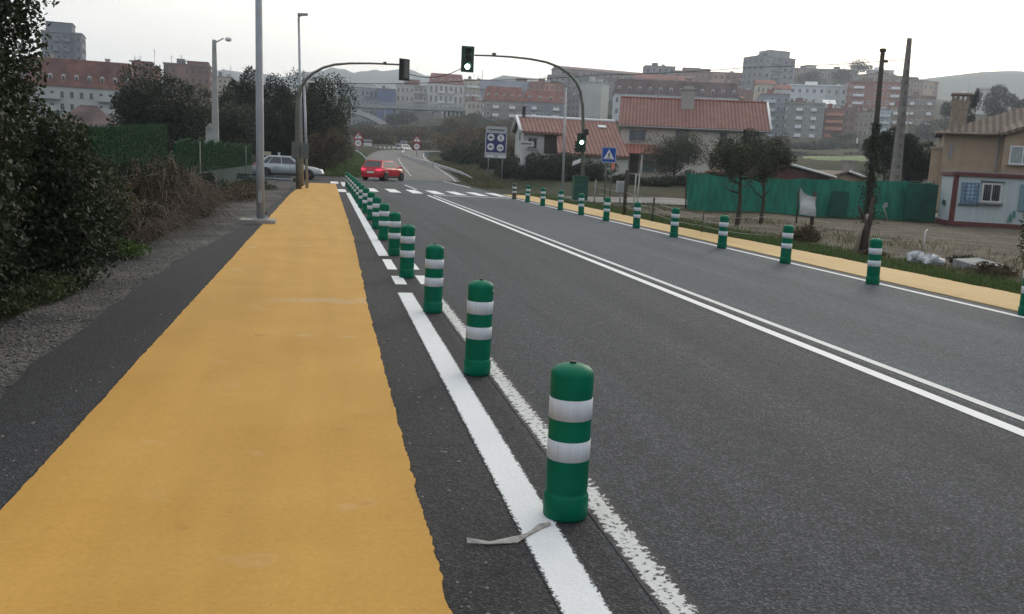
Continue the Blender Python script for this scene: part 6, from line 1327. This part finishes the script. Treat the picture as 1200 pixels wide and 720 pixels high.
b = at(832, 212, 68); o = thing('bare_tree', 'leafless pale twigged tree in front of the cream house wall', 'tree', (b.x, b.y, g1(b.x, b.y))); mb = MB(); limbs(mb, (0, 0, -.2), (0, 0, 2.2), .09, 4)
for i in range(46):
    a = random.uniform(0, 6.28); s = random.uniform(.3, 1.4); z0 = random.uniform(.9, 2.2); mb.tube([(0, 0, z0), (math.cos(a)*s*.5, math.sin(a)*s*.5, z0+s*.7), (math.cos(a+.3)*s, math.sin(a+.3)*s, z0+s*1.2)], [.03, .02, .006], 4)
mb.build('trunk', mat('pale_branch', (.26, .23, .18)), o)
ptree('dark_tree', 'dark bushy tree between the two utility poles', 1034, 146, 32, 226, 58, 12000, .15, LF_DARK, 12, vr=32)
ptree('dark_tree', 'dark tree between the pale utility pole and the ochre house', 1074, 138, 30, 230, 57, 13000, .15, LF_DARK, 14, vr=44)
ptree('conifer', 'dark pointed conifer behind the ochre house roof, right of the chimney', 1135, 100, 12, 160, 110, 5000, .2, LF_DARK, 10, vr=30)
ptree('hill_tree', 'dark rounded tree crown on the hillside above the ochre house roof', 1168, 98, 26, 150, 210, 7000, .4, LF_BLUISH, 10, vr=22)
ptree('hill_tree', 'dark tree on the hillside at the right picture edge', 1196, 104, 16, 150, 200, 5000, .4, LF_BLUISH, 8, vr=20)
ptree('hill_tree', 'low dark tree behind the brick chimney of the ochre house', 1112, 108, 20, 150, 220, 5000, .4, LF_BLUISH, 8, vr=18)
shrub('leafy_shrub', 'olive green shrub at the right picture edge in front of the site cabin', (13.55, 14.6, -.05), (.62, .75, .88), 11000, .065, LF_MID, 12)
shrub('weed_clump', 'low brownish weeds beside the concrete slab', (12.55, 14.9, 0), (.5, .4, .18), 2200, .06, LF_BROWN, 8, 'weeds'); shrub('weed_clump', 'dead brown weeds under the torn banner', (12.3, 21.3, 0), (.45, .4, .42), 3000, .07, LF_BROWN, 8, 'weeds')
shrub('weed_clump', 'dry weeds around the forked stump', (12.0, 17.9, 0), (.4, .4, .2), 1600, .06, LF_BROWN, 8, 'weeds')
shrub('weed_clump', 'dark weeds heaped behind the whitish sacks', (13.3, 16.6, 0), (.5, .4, .16), 1600, .06, LF_DARK, 8, 'weeds')

# masses nobody could count: undergrowth, hedges, far wood, grass
def stuff(name, blobs, m, label=None):
    PP, TT, SS = [], [], []
    for px, py, Y, rx, ry, rz_, n, s in blobs:
        b = at(px, py, Y); k = Y/F; P, t = crown((b.x, b.y, max(b.z, -.2)), (rx*k, ry, rz_*k), n, 12, fill=.4); PP.append(P); TT.append(t); SS.append(np.full(n, s))
    o = link(name, leaves_mesh(name, np.concatenate(PP), np.concatenate(SS), m, np.concatenate(TT))); o['kind'] = 'stuff'; return o
stuff('hedgerow', [(536, 184, 110, 24, 5, 16, 7000, .2), (556, 188, 102, 28, 5, 26, 11000, .2), (580, 194, 92, 28, 4, 28, 11000, .18), (603, 200, 76, 28, 3, 25, 11000, .16), (632, 202, 72, 32, 3, 27, 13000, .15), (665, 204, 69, 30, 3, 26, 12000, .15), (700, 205, 70, 30, 3, 22, 10000, .15), (735, 214, 66, 28, 2, 12, 6000, .14), (770, 218, 62, 28, 2, 12, 6000, .13), (805, 214, 64, 26, 2, 14, 6000, .13), (845, 208, 62, 30, 2, 12, 5000, .13)], LF_DARK)
stuff('undergrowth', [(532, 168, 150, 26, 10, 20, 9000, .3), (566, 170, 140, 40, 10, 26, 11000, .3), (605, 180, 110, 36, 8, 18, 9000, .28), (490, 160, 210, 30, 14, 12, 6000, .45), (455, 160, 215, 30, 14, 10, 5000, .45), (425, 160, 190, 22, 10, 14, 4000, .4), (530, 150, 260, 30, 14, 14, 6000, .5), (590, 150, 260, 30, 14, 10, 5000, .5), (480, 170, 180, 30, 6, 6, 4000, .35), (440, 166, 190, 26, 6, 6, 3500, .35)], LF_BROWN)
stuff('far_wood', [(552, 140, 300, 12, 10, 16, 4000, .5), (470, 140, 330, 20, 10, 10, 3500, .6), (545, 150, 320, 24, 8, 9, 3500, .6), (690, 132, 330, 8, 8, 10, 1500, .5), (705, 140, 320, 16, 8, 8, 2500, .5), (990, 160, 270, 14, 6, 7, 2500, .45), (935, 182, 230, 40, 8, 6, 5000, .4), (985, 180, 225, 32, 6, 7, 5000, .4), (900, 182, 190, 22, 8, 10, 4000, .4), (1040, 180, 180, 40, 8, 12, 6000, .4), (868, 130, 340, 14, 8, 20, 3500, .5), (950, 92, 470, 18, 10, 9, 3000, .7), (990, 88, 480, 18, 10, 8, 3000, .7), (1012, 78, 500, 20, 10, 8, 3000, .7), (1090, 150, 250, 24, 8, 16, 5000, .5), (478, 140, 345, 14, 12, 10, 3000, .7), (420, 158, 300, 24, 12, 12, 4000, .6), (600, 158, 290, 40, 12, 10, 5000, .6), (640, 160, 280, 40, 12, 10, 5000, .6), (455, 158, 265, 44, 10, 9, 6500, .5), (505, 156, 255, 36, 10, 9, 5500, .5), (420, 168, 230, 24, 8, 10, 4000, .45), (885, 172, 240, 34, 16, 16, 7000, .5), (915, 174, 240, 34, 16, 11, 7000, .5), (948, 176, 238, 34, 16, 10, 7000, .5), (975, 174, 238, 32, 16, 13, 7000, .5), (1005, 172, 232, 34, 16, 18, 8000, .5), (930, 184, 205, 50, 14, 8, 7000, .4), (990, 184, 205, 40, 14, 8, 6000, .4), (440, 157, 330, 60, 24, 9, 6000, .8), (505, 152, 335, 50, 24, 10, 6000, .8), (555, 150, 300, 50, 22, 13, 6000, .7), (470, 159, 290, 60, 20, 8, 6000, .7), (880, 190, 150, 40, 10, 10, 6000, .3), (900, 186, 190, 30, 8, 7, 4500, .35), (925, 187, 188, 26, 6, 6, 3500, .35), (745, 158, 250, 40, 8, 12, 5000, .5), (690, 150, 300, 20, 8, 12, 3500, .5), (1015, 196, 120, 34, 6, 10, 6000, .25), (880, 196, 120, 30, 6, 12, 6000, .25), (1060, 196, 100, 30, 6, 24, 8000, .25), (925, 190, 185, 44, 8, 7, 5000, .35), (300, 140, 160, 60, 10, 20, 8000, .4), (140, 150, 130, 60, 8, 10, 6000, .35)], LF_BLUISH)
def grass(name, pts, m, h, label=None):
    P = np.array(pts); P[:, 2] += h*.4; o = link(name, leaves_mesh(name, P, np.full(len(P), h), m, None, .16, 1.2)); o['kind'] = 'stuff'
n = 52000; X = 10.70+np.abs(rng.normal(0, .75, n)); Y = 8+42*rng.random(n)**1.5; k = (np.sin(Y*1.7+X*2)+rng.normal(0, .7, n) > -.9) & (X < 13.2); X = X[k]; Y = Y[k]; grass('grass', np.stack([X, Y, gh(X, Y)+.03], 1), LF_GRASS, .11)
n = 16000; X = 11.6+np.abs(rng.normal(0, 2.6, n)); Y = 12+30*rng.random(n); k = np.sin(Y*.9)+np.sin(X*1.3)+rng.normal(0, .6, n) > .3; X = X[k]; Y = Y[k]; grass('dry_grass', np.stack([X, Y, gh(X, Y)+.04], 1), LF_DRY, .12)
n = 26000; X = rng.uniform(-2, 5.0, n); Y = rng.uniform(72, 125, n); k = X < np.interp(Y, [72, 85, 105, 125], [2.6, 3.4, 4.3, 5.4]); X = X[k]; Y = Y[k]; grass('grass', np.stack([X, Y, gh(X, Y)+.05], 1), LF_GRASS, .42)
n = 7000; Y = rng.uniform(62, 112, n); X = np.interp(Y, [60, 66, 85, 105, 125], [10.6, 10.8, 11.8, 12.6, 14])+np.abs(rng.normal(0, 1.2, n)); grass('dry_grass', np.stack([X, Y, gh(X, Y)], 1), LF_DRY, .3)
n = 5000; X = -3.15-np.abs(rng.normal(0, .25, n)); Y = 4+40*rng.random(n); grass('grass', np.stack([X, Y, gh(X, Y)+.04], 1), LF_DRY, .10)
# pale grit scattered over the asphalt
n = 420; mb = MB(); X = np.concatenate([rng.uniform(1.5, 8.6, 120), rng.normal(.62, .12, 150), rng.normal(9.05, .06, 60), rng.normal(-1.55, .12, 90)]); Y = 3+26*rng.random(n)**1.4
for x, y in zip(X, Y):
    s = rng.uniform(.004, .013); q = [(x+s*rng.uniform(.6, 1.3)*a, y+s*rng.uniform(.6, 1.3)*b_, .002+s*c*.6) for a, b_, c in ((1, 0, 0), (0, 1, 0), (-1, 0, 0), (0, -1, 0), (0, 0, 1))]
    mb.add(q, [(0, 1, 4), (1, 2, 4), (2, 3, 4), (3, 0, 4), (3, 2, 1, 0)])
o = mb.build('road_grit', mat('grit_pale', (.24, .23, .22), .9, .5, 12)); o['kind'] = 'stuff'
# loose stones on the gravel
n = 2600; mb = MB(); X = rng.uniform(-3.2, -2.15, n); Y = 4+24*rng.random(n)**1.5; Z = gh(X, Y)+.035
for x, y, z in zip(X, Y, Z):
    s = rng.uniform(.006, .024); q = [(x+s*rng.uniform(.6, 1.2)*a, y+s*rng.uniform(.6, 1.2)*b_, z+s*c*.7) for a, b_, c in ((1, 0, 0), (0, 1, 0), (-1, 0, 0), (0, -1, 0), (0, 0, 1), (0, 0, -1))]
    mb.add(q, [(0, 1, 4), (1, 2, 4), (2, 3, 4), (3, 0, 4), (1, 0, 5), (2, 1, 5), (3, 2, 5), (0, 3, 5)])
o = mb.build('loose_stones', mat('stone_chips', (.16, .16, .155), .9, .5, 12)); o['kind'] = 'stuff'

# ================================================================ HAZE
mb = MB(); mb.box((700, 1280, 100), (4700, 2750, 300)); hz = mb.build('haze', None); hz.data.materials.clear()
hm = bpy.data.materials.new('haze'); hm.use_nodes = True; t = hm.node_tree; t.nodes.clear(); ov = t.nodes.new('ShaderNodeOutputMaterial'); pv = t.nodes.new('ShaderNodeVolumePrincipled')
pv.inputs['Color'].default_value = (.77, .86, 1.0, 1); pv.inputs['Density'].default_value = .00039; pv.inputs['Anisotropy'].default_value = .5
t.links.new(pv.outputs[0], ov.inputs['Volume']); hz.data.materials.append(hm); hz['kind'] = 'stuff'
